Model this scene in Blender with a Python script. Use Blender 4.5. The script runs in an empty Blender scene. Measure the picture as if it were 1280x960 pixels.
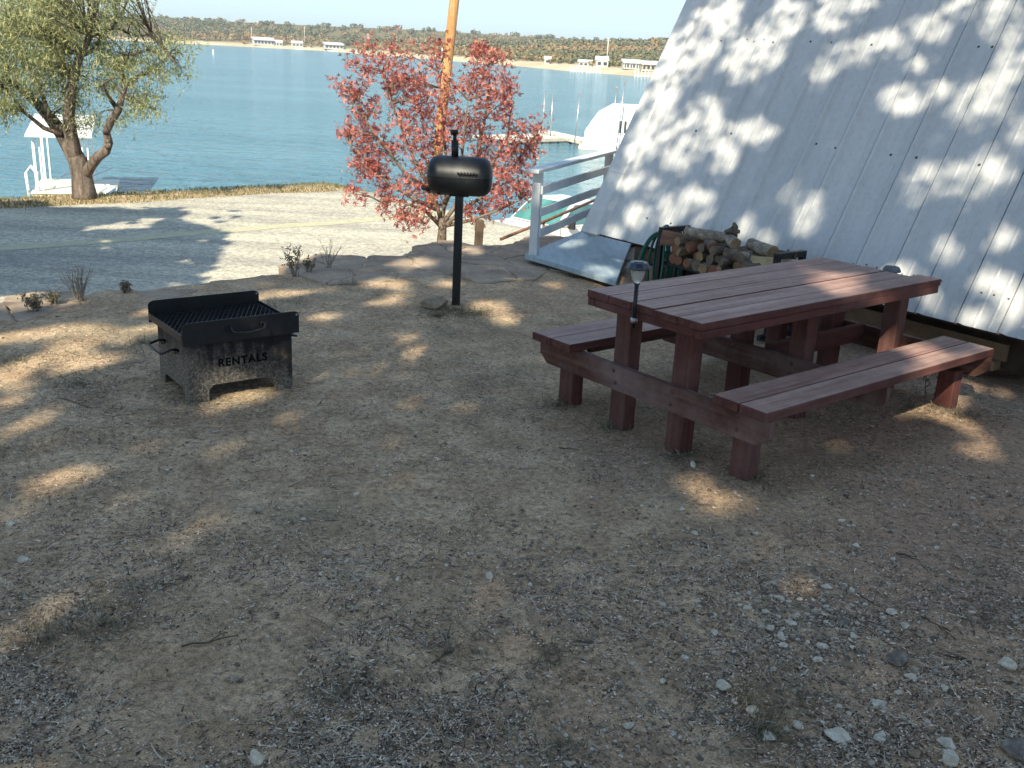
import bpy, math, random
import numpy as np
from mathutils import Vector, Matrix, noise
random.seed(7); rng = np.random.default_rng(7)
PI = math.pi
S = bpy.context.scene
COL = S.collection
# ------------------------------------------------------------------ camera numbers
F = 1250.; P = math.radians(18.25); R = math.radians(2.93); H = 2.0
def basis():
    f = Vector((0, math.cos(P), -math.sin(P))); r = Vector((1, 0, 0)); u = r.cross(f)
    return r*math.cos(R)+u*math.sin(R), -r*math.sin(R)+u*math.cos(R), f
CR, CU, CF = basis()
def ray(px, py): return CF+CR*((px-640)/F)+CU*((480-py)/F)
def at(px, py, z=0.): d = ray(px, py); return Vector((0, 0, H))+d*((z-H)/d.z)
def aty(px, py, y): d = ray(px, py); return Vector((0, 0, H))+d*(y/d.y)
# sun: direction towards the sun
EL = math.radians(37); SH = Vector((-.30, -.954)).normalized()
SUN = Vector((SH.x*math.cos(EL), SH.y*math.cos(EL), math.sin(EL)))

# ------------------------------------------------------------------ helpers
def link(name, me, m=None, parent=None):
    o = bpy.data.objects.new(name, me); COL.objects.link(o)
    if m is not None:
        for mm in (m if isinstance(m, (list, tuple)) else [m]): me.materials.append(mm)
    if parent: o.parent = parent
    return o
def tag(o, label=None, cat=None, group=None, kind=None):
    if label: o['label'] = label
    if cat: o['category'] = cat
    if group: o['group'] = group
    if kind: o['kind'] = kind
    return o
def empty(name, loc=(0, 0, 0), rz=0., label=None, cat=None, group=None):
    o = bpy.data.objects.new(name, None); COL.objects.link(o)
    o.location = loc; o.rotation_euler = (0, 0, rz); o.empty_display_size = .1
    return tag(o, label, cat, group)
class MB:
    """collects simple shapes into one mesh"""
    def __init__(s): s.v = []; s.f = []; s.mi = []; s.sm = []; s.cm = 0
    def add(s, vs, fs, smooth=False):
        b = len(s.v); s.v += [tuple(v) for v in vs]
        for f in fs: s.f.append([b+i for i in f]); s.mi.append(s.cm); s.sm.append(smooth)
        return s
    def box(s, c, d, M=None, bev=0.0, jit=0.0):
        """centre c, full size d, optional 3x3/4x4 matrix applied about c; bev chamfers the vertical+horizontal edges"""
        x, y, z = d[0]/2, d[1]/2, d[2]/2
        if bev <= 0:
            vs = [Vector((a*x, b*y, e*z)) for e in (-1, 1) for a, b in ((-1, -1), (1, -1), (1, 1), (-1, 1))]
            fs = [(3, 2, 1, 0), (4, 5, 6, 7), (0, 1, 5, 4), (1, 2, 6, 5), (2, 3, 7, 6), (3, 0, 4, 7)]
        else:
            b_ = min(bev, x*.9, y*.9, z*.9); vs = []; idx = {}
            for a in (-1, 1):
                for b in (-1, 1):
                    for e in (-1, 1):
                        for k in range(3):
                            q = [a*x, b*y, e*z]
                            sg = (a, b, e)
                            for j in range(3):
                                if j != k: q[j] -= sg[j]*b_
                            idx[(a, b, e, k)] = len(vs); vs.append(Vector(q))
            fs = []
            for k in range(3):
                o1, o2 = [j for j in range(3) if j != k]
                for sgn in (-1, 1):
                    loop = []
                    for p, q in ((-1, -1), (1, -1), (1, 1), (-1, 1)):
                        t = [0, 0, 0]; t[k] = sgn; t[o1] = p; t[o2] = q; loop.append(idx[(t[0], t[1], t[2], k)])
                    fs.append(loop)
            for k in range(3):
                o1, o2 = [j for j in range(3) if j != k]
                for p in (-1, 1):
                    for q in (-1, 1):
                        t = [0, 0, 0]; t[o1] = p; t[o2] = q; lo = list(t); hi = list(t); lo[k] = -1; hi[k] = 1
                        fs.append([idx[(*lo, o1)], idx[(*hi, o1)], idx[(*hi, o2)], idx[(*lo, o2)]])
            for a in (-1, 1):
                for b in (-1, 1):
                    for e in (-1, 1): fs.append([idx[(a, b, e, 0)], idx[(a, b, e, 1)], idx[(a, b, e, 2)]])
        if jit: vs = [v+Vector((random.uniform(-jit, jit) for _ in range(3))) for v in vs]
        c = Vector(c)
        if M is not None: vs = [M @ v+c for v in vs]
        else: vs = [v+c for v in vs]
        return s.add(vs, fs)
    def tube(s, pts, rad, n=8, caps=True, smooth=True, closed=False):
        pts = [Vector(p) for p in pts]; N = len(pts)
        rads = [rad]*N if not isinstance(rad, (list, tuple)) else list(rad)
        vs = []; up = None
        for i, p in enumerate(pts):
            if closed: d = pts[(i+1) % N]-pts[i-1]
            else: d = pts[min(i+1, N-1)]-pts[max(i-1, 0)]
            if d.length < 1e-9: d = Vector((0, 0, 1))
            d.normalize()
            if up is None:
                up = Vector((0, 0, 1)) if abs(d.z) < .9 else Vector((1, 0, 0))
            a = d.cross(up)
            if a.length < 1e-6: a = d.orthogonal()
            a.normalize(); b = a.cross(d); up = b
            for k in range(n):
                t = 2*PI*k/n; vs.append(p+(a*math.cos(t)+b*math.sin(t))*rads[i])
        fs = []
        for i in range(N if closed else N-1):
            j = (i+1) % N
            for k in range(n):
                k2 = (k+1) % n; fs.append((i*n+k, i*n+k2, j*n+k2, j*n+k))
        s.add(vs, fs, smooth)
        if caps and not closed:
            b0 = len(s.v)-len(vs)
            for loop in ([b0+k for k in range(n)][::-1], [b0+(N-1)*n+k for k in range(n)]):
                s.f.append(loop); s.mi.append(s.cm); s.sm.append(False)
        return s
    def prism(s, poly, h, M):
        """2-D polygon in local xy, extruded from z=0 to h, placed by 4x4 matrix M"""
        n = len(poly)
        vs = [M @ Vector((x, y, 0)) for x, y in poly]+[M @ Vector((x, y, h)) for x, y in poly]
        fs = [list(range(n))[::-1], list(range(n, 2*n))]+[(i, (i+1) % n, n+(i+1) % n, n+i) for i in range(n)]
        return s.add(vs, fs)
    def lathe(s, prof, M=None, n=24, smooth=True):
        vs = []; M = M or Matrix.Identity(4)
        for r, z in prof:
            for k in range(n):
                t = 2*PI*k/n; vs.append(M @ Vector((r*math.cos(t), r*math.sin(t), z)))
        fs = []
        for i in range(len(prof)-1):
            for k in range(n):
                k2 = (k+1) % n; fs.append((i*n+k, i*n+k2, (i+1)*n+k2, (i+1)*n+k))
        return s.add(vs, fs, smooth)
    def build(s, name, m=None, parent=None):
        me = bpy.data.meshes.new(name); me.from_pydata(s.v, [], s.f)
        o = link(name, me, m, parent)
        me.polygons.foreach_set('material_index', s.mi); me.polygons.foreach_set('use_smooth', s.sm)
        me.update(); return o
def np_mesh(name, V, Fc, m=None, parent=None, smooth=False, col=None):
    """V (n,3) and Fc (k,3|4) numpy arrays -> one mesh, optional per-vertex colour"""
    me = bpy.data.meshes.new(name); k = Fc.shape[1]
    me.vertices.add(len(V)); me.vertices.foreach_set('co', np.ascontiguousarray(V, dtype=np.float32).ravel())
    me.loops.add(Fc.size); me.loops.foreach_set('vertex_index', Fc.astype(np.int32).ravel())
    me.polygons.add(len(Fc)); me.polygons.foreach_set('loop_start', np.arange(0, Fc.size, k, dtype=np.int32))
    me.polygons.foreach_set('use_smooth', np.full(len(Fc), smooth))
    me.update(calc_edges=True)
    if col is not None:
        a = me.color_attributes.new('Col', 'FLOAT_COLOR', 'POINT')
        c = np.ones((len(V), 4), np.float32); c[:, :3] = col; a.data.foreach_set('color', c.ravel())
    return link(name, me, m, parent)
def quads(C, A, B):
    """centres C, half vectors A,B (n,3) -> verts, faces (rhombic leaf: tips on A, sides on B)"""
    n = len(C); V = np.stack([C-A, C-B, C+A, C+B], 1).reshape(-1, 3); return V, np.arange(4*n).reshape(n, 4)
def unit(a): return a/np.maximum(np.linalg.norm(a, axis=-1, keepdims=True), 1e-9)
def rdir(n): return unit(rng.normal(size=(n, 3)))
def vnoise(x, y, s=1., seed=0.):
    return np.array([noise.noise(Vector((a*s+seed, b*s-seed, seed*.37))) for a, b in zip(x, y)])

# ------------------------------------------------------------------ materials
def mat(name, base=(.5, .5, .5), rough=.8, metal=0., spec=.5):
    m = bpy.data.materials.new(name); m.use_nodes = True; nt = m.node_tree
    b = nt.nodes['Principled BSDF']
    b.inputs['Base Color'].default_value = (*base, 1); b.inputs['Roughness'].default_value = rough
    b.inputs['Metallic'].default_value = metal; b.inputs['Specular IOR Level'].default_value = spec
    return m, nt, b
def N(nt, t, **k):
    n = nt.nodes.new(t)
    for a, v in k.items():
        if a in n.inputs.keys(): n.inputs[a].default_value = v
        else: setattr(n, a, v)
    return n
def ramp(nt, fac, stops):
    r = nt.nodes.new('ShaderNodeValToRGB'); el = r.color_ramp.elements
    while len(el) < len(stops): el.new(.5)
    for e, (p, c) in zip(el, stops): e.position = p; e.color = (*c, 1) if len(c) == 3 else c
    nt.links.new(fac, r.inputs[0]); return r.outputs[0]
def nz(nt, scale, detail=6, rough=.6, coord='Object', stretch=None, dist=0.):
    tc = nt.nodes.new('ShaderNodeTexCoord'); n = nt.nodes.new('ShaderNodeTexNoise')
    n.inputs['Scale'].default_value = scale; n.inputs['Detail'].default_value = detail
    n.inputs['Roughness'].default_value = rough; n.inputs['Distortion'].default_value = dist
    src = tc.outputs[coord]
    if stretch:
        mp = nt.nodes.new('ShaderNodeMapping'); mp.inputs['Scale'].default_value = stretch[0]
        if len(stretch) > 1: mp.inputs['Rotation'].default_value = stretch[1]
        nt.links.new(src, mp.inputs[0]); src = mp.outputs[0]
    nt.links.new(src, n.inputs['Vector']); return n.outputs['Fac']
def mix(nt, fac, a, b, mode='MIX'):
    m = nt.nodes.new('ShaderNodeMix'); m.data_type = 'RGBA'; m.blend_type = mode
    for s, v in ((0, fac), (6, a), (7, b)):
        if hasattr(v, 'is_linked') or hasattr(v, 'links'): nt.links.new(v, m.inputs[s])
        elif isinstance(v, (int, float)): m.inputs[s].default_value = v
        else: m.inputs[s].default_value = (*v, 1)
    return m.outputs[2]
def bump(nt, b, h, strength=.3, dist=.01, prev=None):
    n = nt.nodes.new('ShaderNodeBump'); n.inputs['Strength'].default_value = strength; n.inputs['Distance'].default_value = dist
    nt.links.new(h, n.inputs['Height'])
    if prev is not None: nt.links.new(prev, n.inputs['Normal'])
    nt.links.new(n.outputs[0], b.inputs['Normal']); return n.outputs[0]
def island(nt):
    g = nt.nodes.new('ShaderNodeNewGeometry'); return g.outputs['Random Per Island']
def simple(name, c1, c2, scale=8., rough=.8, metal=0., bstr=.2, bd=.004, spec=.5, stretch=None, pos=(.35, .65)):
    m, nt, b = mat(name, c1, rough, metal, spec)
    f = nz(nt, scale, stretch=stretch); nt.links.new(ramp(nt, f, [(pos[0], c1), (pos[1], c2)]), b.inputs['Base Color'])
    if bstr: bump(nt, b, nz(nt, scale*3, stretch=stretch), bstr, bd)
    return m
def leafmat(name, stops, trans=.25, rough=.6):
    m, nt, b = mat(name, stops[0][1], rough, spec=.3)
    c = ramp(nt, island(nt), stops); nt.links.new(c, b.inputs['Base Color'])
    if trans:
        t = nt.nodes.new('ShaderNodeBsdfTranslucent'); nt.links.new(c, t.inputs[0])
        x = nt.nodes.new('ShaderNodeMixShader'); x.inputs[0].default_value = trans
        nt.links.new(b.outputs[0], x.inputs[1]); nt.links.new(t.outputs[0], x.inputs[2])
        nt.links.new(x.outputs[0], nt.nodes['Material Output'].inputs[0])
    return m

# ground dirt
def ground_mat():
    m, nt, b = mat('dirt', rough=.95, spec=.15)
    big = nz(nt, .55, 5, .6); mid = nz(nt, 3.2, 8, .65); fine = nz(nt, 34, 6, .7); vf = nz(nt, 160, 3, .7)
    c = ramp(nt, mid, [(.25, (.31, .208, .13)), (.48, (.455, .325, .21)), (.66, (.58, .435, .29)), (.85, (.67, .52, .36))])
    tcx = nt.nodes.new('ShaderNodeTexCoord'); sx = nt.nodes.new('ShaderNodeSeparateXYZ'); nt.links.new(tcx.outputs['Object'], sx.inputs[0])
    ax_ = nt.nodes.new('ShaderNodeMath'); ax_.operation = 'MULTIPLY_ADD'; ax_.inputs[1].default_value = .13; nt.links.new(sx.outputs[0], ax_.inputs[0]); nt.links.new(big, ax_.inputs[2])
    red = mix(nt, ramp(nt, ax_.outputs[0], [(.52, (0, 0, 0)), (.76, (.9, .9, .9))]), c, (.37, .25, .175))
    d = mix(nt, .75, red, ramp(nt, fine, [(.34, (.36, .36, .38)), (.48, (.92, .92, .92)), (.66, (1.45, 1.42, 1.36))]), 'MULTIPLY')
    d2 = mix(nt, .6, d, ramp(nt, vf, [(.36, (.3, .3, .31)), (.48, (.95, .95, .95)), (.64, (1.6, 1.6, 1.6))]), 'MULTIPLY')
    # greenish weedy tinge in places
    gz = nz(nt, 1.3, 4, .6, stretch=((1, 1, 1), (0, 0, .7)))
    d3 = mix(nt, ramp(nt, gz, [(.55, (0, 0, 0)), (.72, (.5, .5, .5))]), d2, (.22, .21, .14))
    nt.links.new(d3, b.inputs['Base Color'])
    p = bump(nt, b, mid, .5, .03); p = bump(nt, b, fine, .7, .012, p); bump(nt, b, vf, .6, .003, p)
    return m
M_dirt = ground_mat()
def road_mat():
    m, nt, b = mat('chipseal', rough=.9, spec=.2)
    f = nz(nt, 16, 6, .85); g = nz(nt, .9, 6, .6, stretch=((.25, 1.3, 1), (0, 0, -.733)))
    c = ramp(nt, f, [(.34, (.18, .17, .15)), (.5, (.41, .385, .33)), (.62, (.62, .58, .49))])
    c = mix(nt, .8, c, ramp(nt, g, [(.32, (.62, .62, .64)), (.6, (1.25, 1.22, 1.12))]), 'MULTIPLY')
    nt.links.new(c, b.inputs['Base Color']); bump(nt, b, f, .6, .008); return m
M_road = road_mat()
def line_mat():
    m, nt, b = mat('yellow_paint', rough=.8, spec=.2)
    f = nz(nt, 9, 6, .85)
    nt.links.new(ramp(nt, f, [(.36, (.36, .34, .28)), (.54, (.50, .46, .31)), (.70, (.66, .57, .32))]), b.inputs['Base Color']); return m
M_yel = line_mat()
def stone_mat(name, c1, c2, c3, sc=9):
    m, nt, b = mat(name, rough=.9, spec=.2)
    f = nz(nt, sc, 8, .65); g = nz(nt, sc*7, 5, .7)
    c = ramp(nt, f, [(.3, c1), (.5, c2), (.7, c3)])
    c = mix(nt, .5, c, ramp(nt, g, [(.3, (.6, .6, .6)), (.7, (1.3, 1.3, 1.3))]), 'MULTIPLY')
    nt.links.new(c, b.inputs['Base Color']); p = bump(nt, b, f, .5, .02); bump(nt, b, g, .5, .005, p); return m
M_flag = stone_mat('sandstone', (.24, .18, .14), (.36, .28, .21), (.46, .35, .26), 2.5)
M_stone = stone_mat('limestone', (.44, .385, .31), (.64, .58, .48), (.78, .72, .62), 25)
M_dstone = stone_mat('dark_stone', (.10, .085, .072), (.20, .17, .145), (.36, .32, .28), 25)
M_rstone = stone_mat('tan_stone', (.20, .15, .11), (.30, .23, .16), (.38, .30, .22), 18)
def gravel_mat():
    m, nt, b = mat('gravel', rough=.9, spec=.2)
    c = ramp(nt, island(nt), [(0, (.12, .095, .075)), (.45, (.27, .215, .165)), (.75, (.42, .35, .275)), (.93, (.54, .47, .39)), (1, (.66, .60, .53))])
    nt.links.new(c, b.inputs['Base Color']); bump(nt, b, nz(nt, 120), .4, .003); return m
M_gravel = gravel_mat()
M_litter = leafmat('dry_litter', [(0, (.045, .034, .026)), (.3, (.11, .088, .068)), (.5, (.26, .215, .17)), (.75, (.48, .41, .33)), (1, (.70, .62, .52))], 0, .9)
M_drygrass = leafmat('dry_grass', [(0, (.11, .10, .07)), (.4, (.24, .20, .14)), (.7, (.17, .165, .10)), (1, (.42, .36, .26))], .2, .9)
def wood_mat(name, c1, c2, c3, ax='x', grey=.0, rough=.75):
    m, nt, b = mat(name, rough=rough, spec=.3)
    sc = {'x': (1.2, 26, 26), 'y': (26, 1.2, 26), 'z': (26, 26, 1.2)}[ax]
    g = nz(nt, 1.0, 8, .65, stretch=(sc,), dist=.4); w = nz(nt, 2.3, 6, .6); k = nz(nt, 14, 6, .7)
    c = ramp(nt, g, [(.28, c1), (.5, c2), (.72, c3)])
    c = mix(nt, ramp(nt, w, [(.42, (0, 0, 0)), (.72, (grey, grey, grey))]), c, (.31, .225, .205))
    c = mix(nt, .45, c, ramp(nt, k, [(.3, (.55, .55, .55)), (.6, (1.2, 1.2, 1.2))]), 'MULTIPLY')
    nt.links.new(c, b.inputs['Base Color']); p = bump(nt, b, g, .5, .004); bump(nt, b, k, .2, .002, p); return m
M_barkm = wood_mat('mesquite_bark', (.035, .026, .02), (.12, .095, .078), (.25, .20, .165), 'z', 0, .95)
for n_ in M_barkm.node_tree.nodes:
    if n_.type == 'MAPPING': n_.inputs['Scale'].default_value = (11, 11, 1.6)
    if n_.type == 'BUMP': n_.inputs['Distance'].default_value = .03; n_.inputs['Strength'].default_value = 1
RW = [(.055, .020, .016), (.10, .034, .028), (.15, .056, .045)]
M_redx = wood_mat('red_stained_plank', (.19, .095, .08), (.35, .215, .18), (.49, .345, .30), 'x', .45, .55)  # weathered grey tops, with some sky sheen lightened into the colour
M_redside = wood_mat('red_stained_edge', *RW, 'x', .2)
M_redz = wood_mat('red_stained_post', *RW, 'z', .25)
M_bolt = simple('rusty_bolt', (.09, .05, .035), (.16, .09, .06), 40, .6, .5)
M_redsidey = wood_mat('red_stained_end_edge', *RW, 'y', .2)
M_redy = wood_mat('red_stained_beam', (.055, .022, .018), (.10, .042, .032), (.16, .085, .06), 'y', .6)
def metal_white():
    m, nt, b = mat('painted_roof_metal', rough=.38, spec=.5)
    f = nz(nt, 1.1, 6, .6, stretch=((1, 1, .35),)); g = nz(nt, 22, 6, .75)
    c = ramp(nt, f, [(.3, (.49, .495, .50)), (.55, (.57, .57, .57)), (.8, (.62, .615, .60))])
    c = mix(nt, .35, c, ramp(nt, g, [(.35, (.72, .70, .66)), (.55, (1, 1, 1))]), 'MULTIPLY')
    nt.links.new(c, b.inputs['Base Color']); bump(nt, b, nz(nt, 2.2, 3, .5), .25, .02); return m
M_roof = metal_white()
M_trim = simple('trim_metal', (.66, .66, .64), (.56, .56, .55), 6, .4)
M_screw = simple('screw_rubber', (.05, .05, .05), (.12, .12, .12), 30, .6)
M_skirt = simple('skirting_wood', (.05, .035, .025), (.13, .09, .06), 5, .9, bstr=.5)
M_ledge = simple('ledge_board', (.30, .20, .12), (.20, .13, .08), 7, .85, bstr=.4)
M_deck = simple('blue_grey_deck', (.27, .35, .40), (.38, .45, .48), 3, .5, bstr=.25, stretch=((8, 1, 1),))
M_rail = simple('railing_paint', (.55, .58, .60), (.68, .70, .71), 7, .6, bstr=.3)
M_black = simple('black_enamel', (.008, .009, .012), (.016, .017, .02), 25, .46, .2, .12, .002)
M_blackr = simple('sooty_steel', (.010, .010, .012), (.03, .028, .027), 20, .6, .4, .3, .003)
def pit_mat():
    m, nt, b = mat('soot_stained_steel', rough=.75, metal=.25, spec=.3)
    tc = nt.nodes.new('ShaderNodeTexCoord'); sp = nt.nodes.new('ShaderNodeSeparateXYZ'); nt.links.new(tc.outputs['Object'], sp.inputs[0])
    f = nz(nt, 75, 4, .85); g = nz(nt, 5, 5, .6); v = nz(nt, 4, 5, .6, stretch=((6, 6, .7),))
    c = ramp(nt, f, [(.36, (.04, .036, .033)), (.5, (.15, .13, .108)), (.64, (.42, .36, .29))])
    # soot: burnt black band that starts at the rim and thins out downwards with a ragged edge
    a = nt.nodes.new('ShaderNodeMath'); a.operation = 'MULTIPLY_ADD'; a.inputs[1].default_value = .2; nt.links.new(v, a.inputs[0]); nt.links.new(sp.outputs[2], a.inputs[2])
    a2 = nt.nodes.new('ShaderNodeMath'); a2.operation = 'MULTIPLY_ADD'; a2.inputs[1].default_value = .4; nt.links.new(g, a2.inputs[0]); nt.links.new(a.outputs[0], a2.inputs[2])
    # x position: the soot reaches lower near the middle and right
    px = nt.nodes.new('ShaderNodeMath'); px.operation = 'MULTIPLY_ADD'; px.inputs[1].default_value = .22; nt.links.new(sp.outputs[0], px.inputs[0]); nt.links.new(a2.outputs[0], px.inputs[2])
    s = ramp(nt, px.outputs[0], [(.50, (0, 0, 0)), (.66, (1, 1, 1))])
    nt.links.new(mix(nt, s, c, (.019, .018, .019)), b.inputs['Base Color']); bump(nt, b, f, .3, .003); return m
M_pit = pit_mat()
M_handle = simple('bent_rebar', (.02, .02, .022), (.06, .06, .065), 60, .4, .8)
M_ash = simple('ash', (.10, .09, .08), (.22, .20, .18), 20, .95, bstr=.8, bd=.02)
M_barkr = simple('oak_twig_bark', (.10, .075, .055), (.19, .15, .12), 30, .9)
M_bark = stone_mat('oak_bark', (.06, .05, .04), (.12, .10, .085), (.2, .17, .14), 8)
M_mesq = leafmat('mesquite_leaves', [(0, (.16, .20, .10)), (.35, (.28, .31, .15)), (.65, (.38, .39, .19)), (.85, (.46, .43, .20)), (1, (.30, .34, .20))], .35, .6)
M_redleaf = leafmat('red_oak_leaves', [(0, (.17, .04, .04)), (.3, (.32, .085, .075)), (.6, (.48, .16, .135)), (.85, (.60, .27, .20)), (1, (.25, .07, .065))], .35, .5)
M_oakleaf = leafmat('live_oak_leaves', [(0, (.06, .08, .03)), (.6, (.09, .11, .045)), (1, (.14, .14, .06))], .3, .6)
M_pole = wood_mat('utility_pole_wood', (.26, .13, .05), (.38, .21, .085), (.48, .30, .14), 'z', 0)
M_logbark = stone_mat('log_bark', (.13, .11, .09), (.28, .235, .185), (.48, .42, .35), 22)
M_logbark2 = stone_mat('log_bark_dark', (.07, .052, .042), (.15, .115, .09), (.26, .21, .165), 22)
def logend(name, c1, c2):
    m, nt, b = mat(name, rough=.85, spec=.2)
    tc = nt.nodes.new('ShaderNodeTexCoord'); ln = nt.nodes.new('ShaderNodeVectorMath'); ln.operation = 'LENGTH'
    mp = nt.nodes.new('ShaderNodeMapping'); mp.inputs['Scale'].default_value = (1, 0, 1)
    nt.links.new(tc.outputs['Object'], mp.inputs[0]); nt.links.new(mp.outputs[0], ln.inputs[0])
    w = nt.nodes.new('ShaderNodeMath'); w.operation = 'MULTIPLY_ADD'; w.inputs[1].default_value = 700; nt.links.new(ln.outputs['Value'], w.inputs[0])
    k = nz(nt, 20, 5); mm = nt.nodes.new('ShaderNodeMath'); mm.operation = 'MULTIPLY'; mm.inputs[1].default_value = 12; nt.links.new(k, mm.inputs[0]); nt.links.new(mm.outputs[0], w.inputs[2])
    sn = nt.nodes.new('ShaderNodeMath'); sn.operation = 'SINE'; nt.links.new(w.outputs[0], sn.inputs[0])
    c = ramp(nt, sn.outputs[0], [(0, c1), (1, c2)])
    c = mix(nt, .6, c, ramp(nt, k, [(.35, (.5, .45, .42)), (.6, (1.15, 1.15, 1.1))]), 'MULTIPLY')
    nt.links.new(c, b.inputs['Base Color']); bump(nt, b, k, .4, .004); return m
M_end1 = logend('cut_end_pale', (.25, .17, .10), (.38, .27, .16))
M_end2 = logend('cut_end_rusty', (.20, .09, .055), (.30, .14, .085))
M_end3 = logend('cut_end_grey', (.15, .12, .09), (.22, .18, .135))
M_split = wood_mat('split_wood', (.25, .18, .09), (.40, .31, .17), (.50, .42, .26), 'y', .1)
M_splitr = wood_mat('split_wood_rusty', (.12, .06, .04), (.22, .11, .07), (.30, .17, .11), 'y', .1)
M_hose = simple('green_hose_rubber', (.010, .085, .065), (.02, .13, .10), 30, .42, bstr=.1)
M_lampcap = simple('lamp_plastic_cap', (.02, .03, .055), (.035, .05, .08), 20, .35)
def glassy(name, col, rough=.15, trans=.75):
    m, nt, b = mat(name, col, rough); b.inputs['Transmission Weight'].default_value = trans; b.inputs['IOR'].default_value = 1.45; return m
M_lens = glassy('ribbed_plastic_lens', (.82, .84, .82), .22, .7)
M_steel = simple('galvanised_steel', (.35, .35, .36), (.5, .5, .5), 30, .35, .8)
M_truck = simple('white_car_paint', (.78, .78, .77), (.72, .72, .71), 3, .25, bstr=0)
M_grille = simple('chrome_grille', (.35, .36, .37), (.5, .5, .5), 20, .25, .9)
M_dark = simple('dark_gap', (.012, .012, .014), (.02, .02, .022), 20, .5)
M_wind = simple('windscreen_glass', (.03, .12, .13), (.10, .27, .24), 1.2, .06, 0, 0)
M_sidewin = simple('side_glass', (.04, .10, .12), (.10, .20, .22), 1.5, .06, 0, 0)
M_amber = simple('clearance_lamp', (.45, .16, .03), (.5, .25, .06), 20, .3)
M_tire = simple('tyre_rubber', (.02, .02, .02), (.04, .04, .04), 20, .8)
M_dockw = simple('dock_white_paint', (.74, .70, .60), (.60, .55, .44), 2.5, .7, bstr=.1)
M_white = simple('white_paint', (.80, .80, .78), (.72, .72, .70), 3, .6, bstr=.05)
M_float = simple('rusty_float', (.45, .33, .16), (.62, .52, .34), 3, .8, bstr=.2)
M_shed = simple('shed_cladding', (.80, .80, .80), (.74, .74, .73), 1.5, .5, bstr=.05)
M_rust = simple('rusty_pipe', (.16, .08, .05), (.26, .14, .09), 20, .7, .3)
M_redsign = simple('red_plastic', (.45, .03, .02), (.5, .05, .04), 20, .5)
M_tanwood = simple('weathered_dock_wood', (.42, .38, .31), (.58, .53, .44), 2, .85, bstr=.2)

# ------------------------------------------------------------------ terrain
AX = (.743, .669)          # along the road; n axis = (-.669, .743) points to the lake
def tn(x, y): return x*AX[0]+y*AX[1], -x*AX[1]+y*AX[0]
def xy(t, n): return t*AX[0]-n*AX[1], t*AX[1]+n*AX[0]
def sst(a, b, x): u = np.clip((x-a)/(b-a), 0, 1); return u*u*(3-2*u)
EDGE_T = np.array([-60, -6, 0, 1.98, 2.95, 4.01, 4.6, 5.31, 6.42, 7.37, 8.28, 9.5, 60.])
EDGE_N = np.array([6.5, 7.5, 7.95, 7.99, 8.2, 8.15, 8.25, 8.5, 8.52, 8.30, 8.21, 8.2, 8.2])
def edge_n(t): return np.interp(t, EDGE_T, EDGE_N)+.06*np.sin(t*5.1)+.04*np.sin(t*13.3+1)
def road_z(t): return -1.2-2.1*sst(12.6, 17.6, t)
def terr(x, y):
    x = np.asarray(x, float); y = np.asarray(y, float); t, n = tn(x, y); d = n-edge_n(t)
    yard = .025*np.sin(x*.9+.5)*np.sin(y*.8)-.02
    rz = road_z(t)
    out = np.where(d < .15, -.5*sst(0, .15, d), -.5+(rz+.5)*sst(.15, 3.6, d))
    z = np.where(d < 0, yard, out+yard*(1-sst(0, .15, d)))
    bank = sst(21.3, 26, n); z = z*(1-bank)+(-5.2)*bank
    z = z-2.5*sst(26, 40, n)
    return z
def tz(x, y): return float(terr(x, y))
# bare-soil mounds around table legs etc. are part of the fine noise
xs = np.concatenate([np.linspace(-140, -16, 24), np.linspace(-15, -4.6, 54), np.arange(-4.5, 5.0, .036), np.linspace(5.05, 14, 44), np.linspace(15, 140, 24)])
ys = np.concatenate([np.linspace(-80, -3, 18), np.linspace(-2.5, 1.8, 20), np.arange(1.9, 11.5, .036), np.linspace(11.6, 32, 110), np.linspace(33, 60, 20)])
X, Y = np.meshgrid(xs, ys); Z = terr(X, Y)
near = (X > -4.7) & (X < 5.2) & (Y > 1.7) & (Y < 11.6)
xx, yy = X[near], Y[near]
dz = np.array([noise.fractal(Vector((a*2.1, b*2.1, 3.)), .8, 2.1, 6)*.013+noise.fractal(Vector((a*9, b*9, 1.)), .7, 2., 4)*.006 for a, b in zip(xx, yy)])
Z[near] += dz
far_ = ~near
Z[far_] += np.array([noise.noise(Vector((a*.6, b*.6, 3.)))*.03 for a, b in zip(X[far_], Y[far_])])
nx, ny = len(xs), len(ys)
idx = np.arange(nx*ny).reshape(ny, nx)
Fg = np.stack([idx[:-1, :-1], idx[:-1, 1:], idx[1:, 1:], idx[1:, :-1]], -1).reshape(-1, 4)
g = np_mesh('ground', np.stack([X, Y, Z], -1).reshape(-1, 3), Fg, M_dirt, smooth=True); tag(g, kind='structure')
# a fast lookup of ground height incl. noise (near field)
def gz(x, y):
    z = tz(x, y)
    return z+noise.fractal(Vector((x*2.1, y*2.1, 3.)), .8, 2.1, 6)*.013+noise.fractal(Vector((x*9, y*9, 1.)), .7, 2., 4)*.006
gi_x = np.arange(-6., 6., .05); gi_y = np.arange(.6, 11.6, .05)
from math import floor
_GX, _GY = np.meshgrid(gi_x, gi_y); _GZ = terr(_GX, _GY)
_GZ += np.array([noise.fractal(Vector((a*2.1, b*2.1, 3.)), .8, 2.1, 6)*.013 for a, b in zip(_GX.ravel(), _GY.ravel())]).reshape(_GX.shape)
def gzn(x, y):
    ix = np.clip(((x-gi_x[0])/.05).astype(int), 0, len(gi_x)-1); iy = np.clip(((y-gi_y[0])/.05).astype(int), 0, len(gi_y)-1)
    return _GZ[iy, ix]

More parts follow.
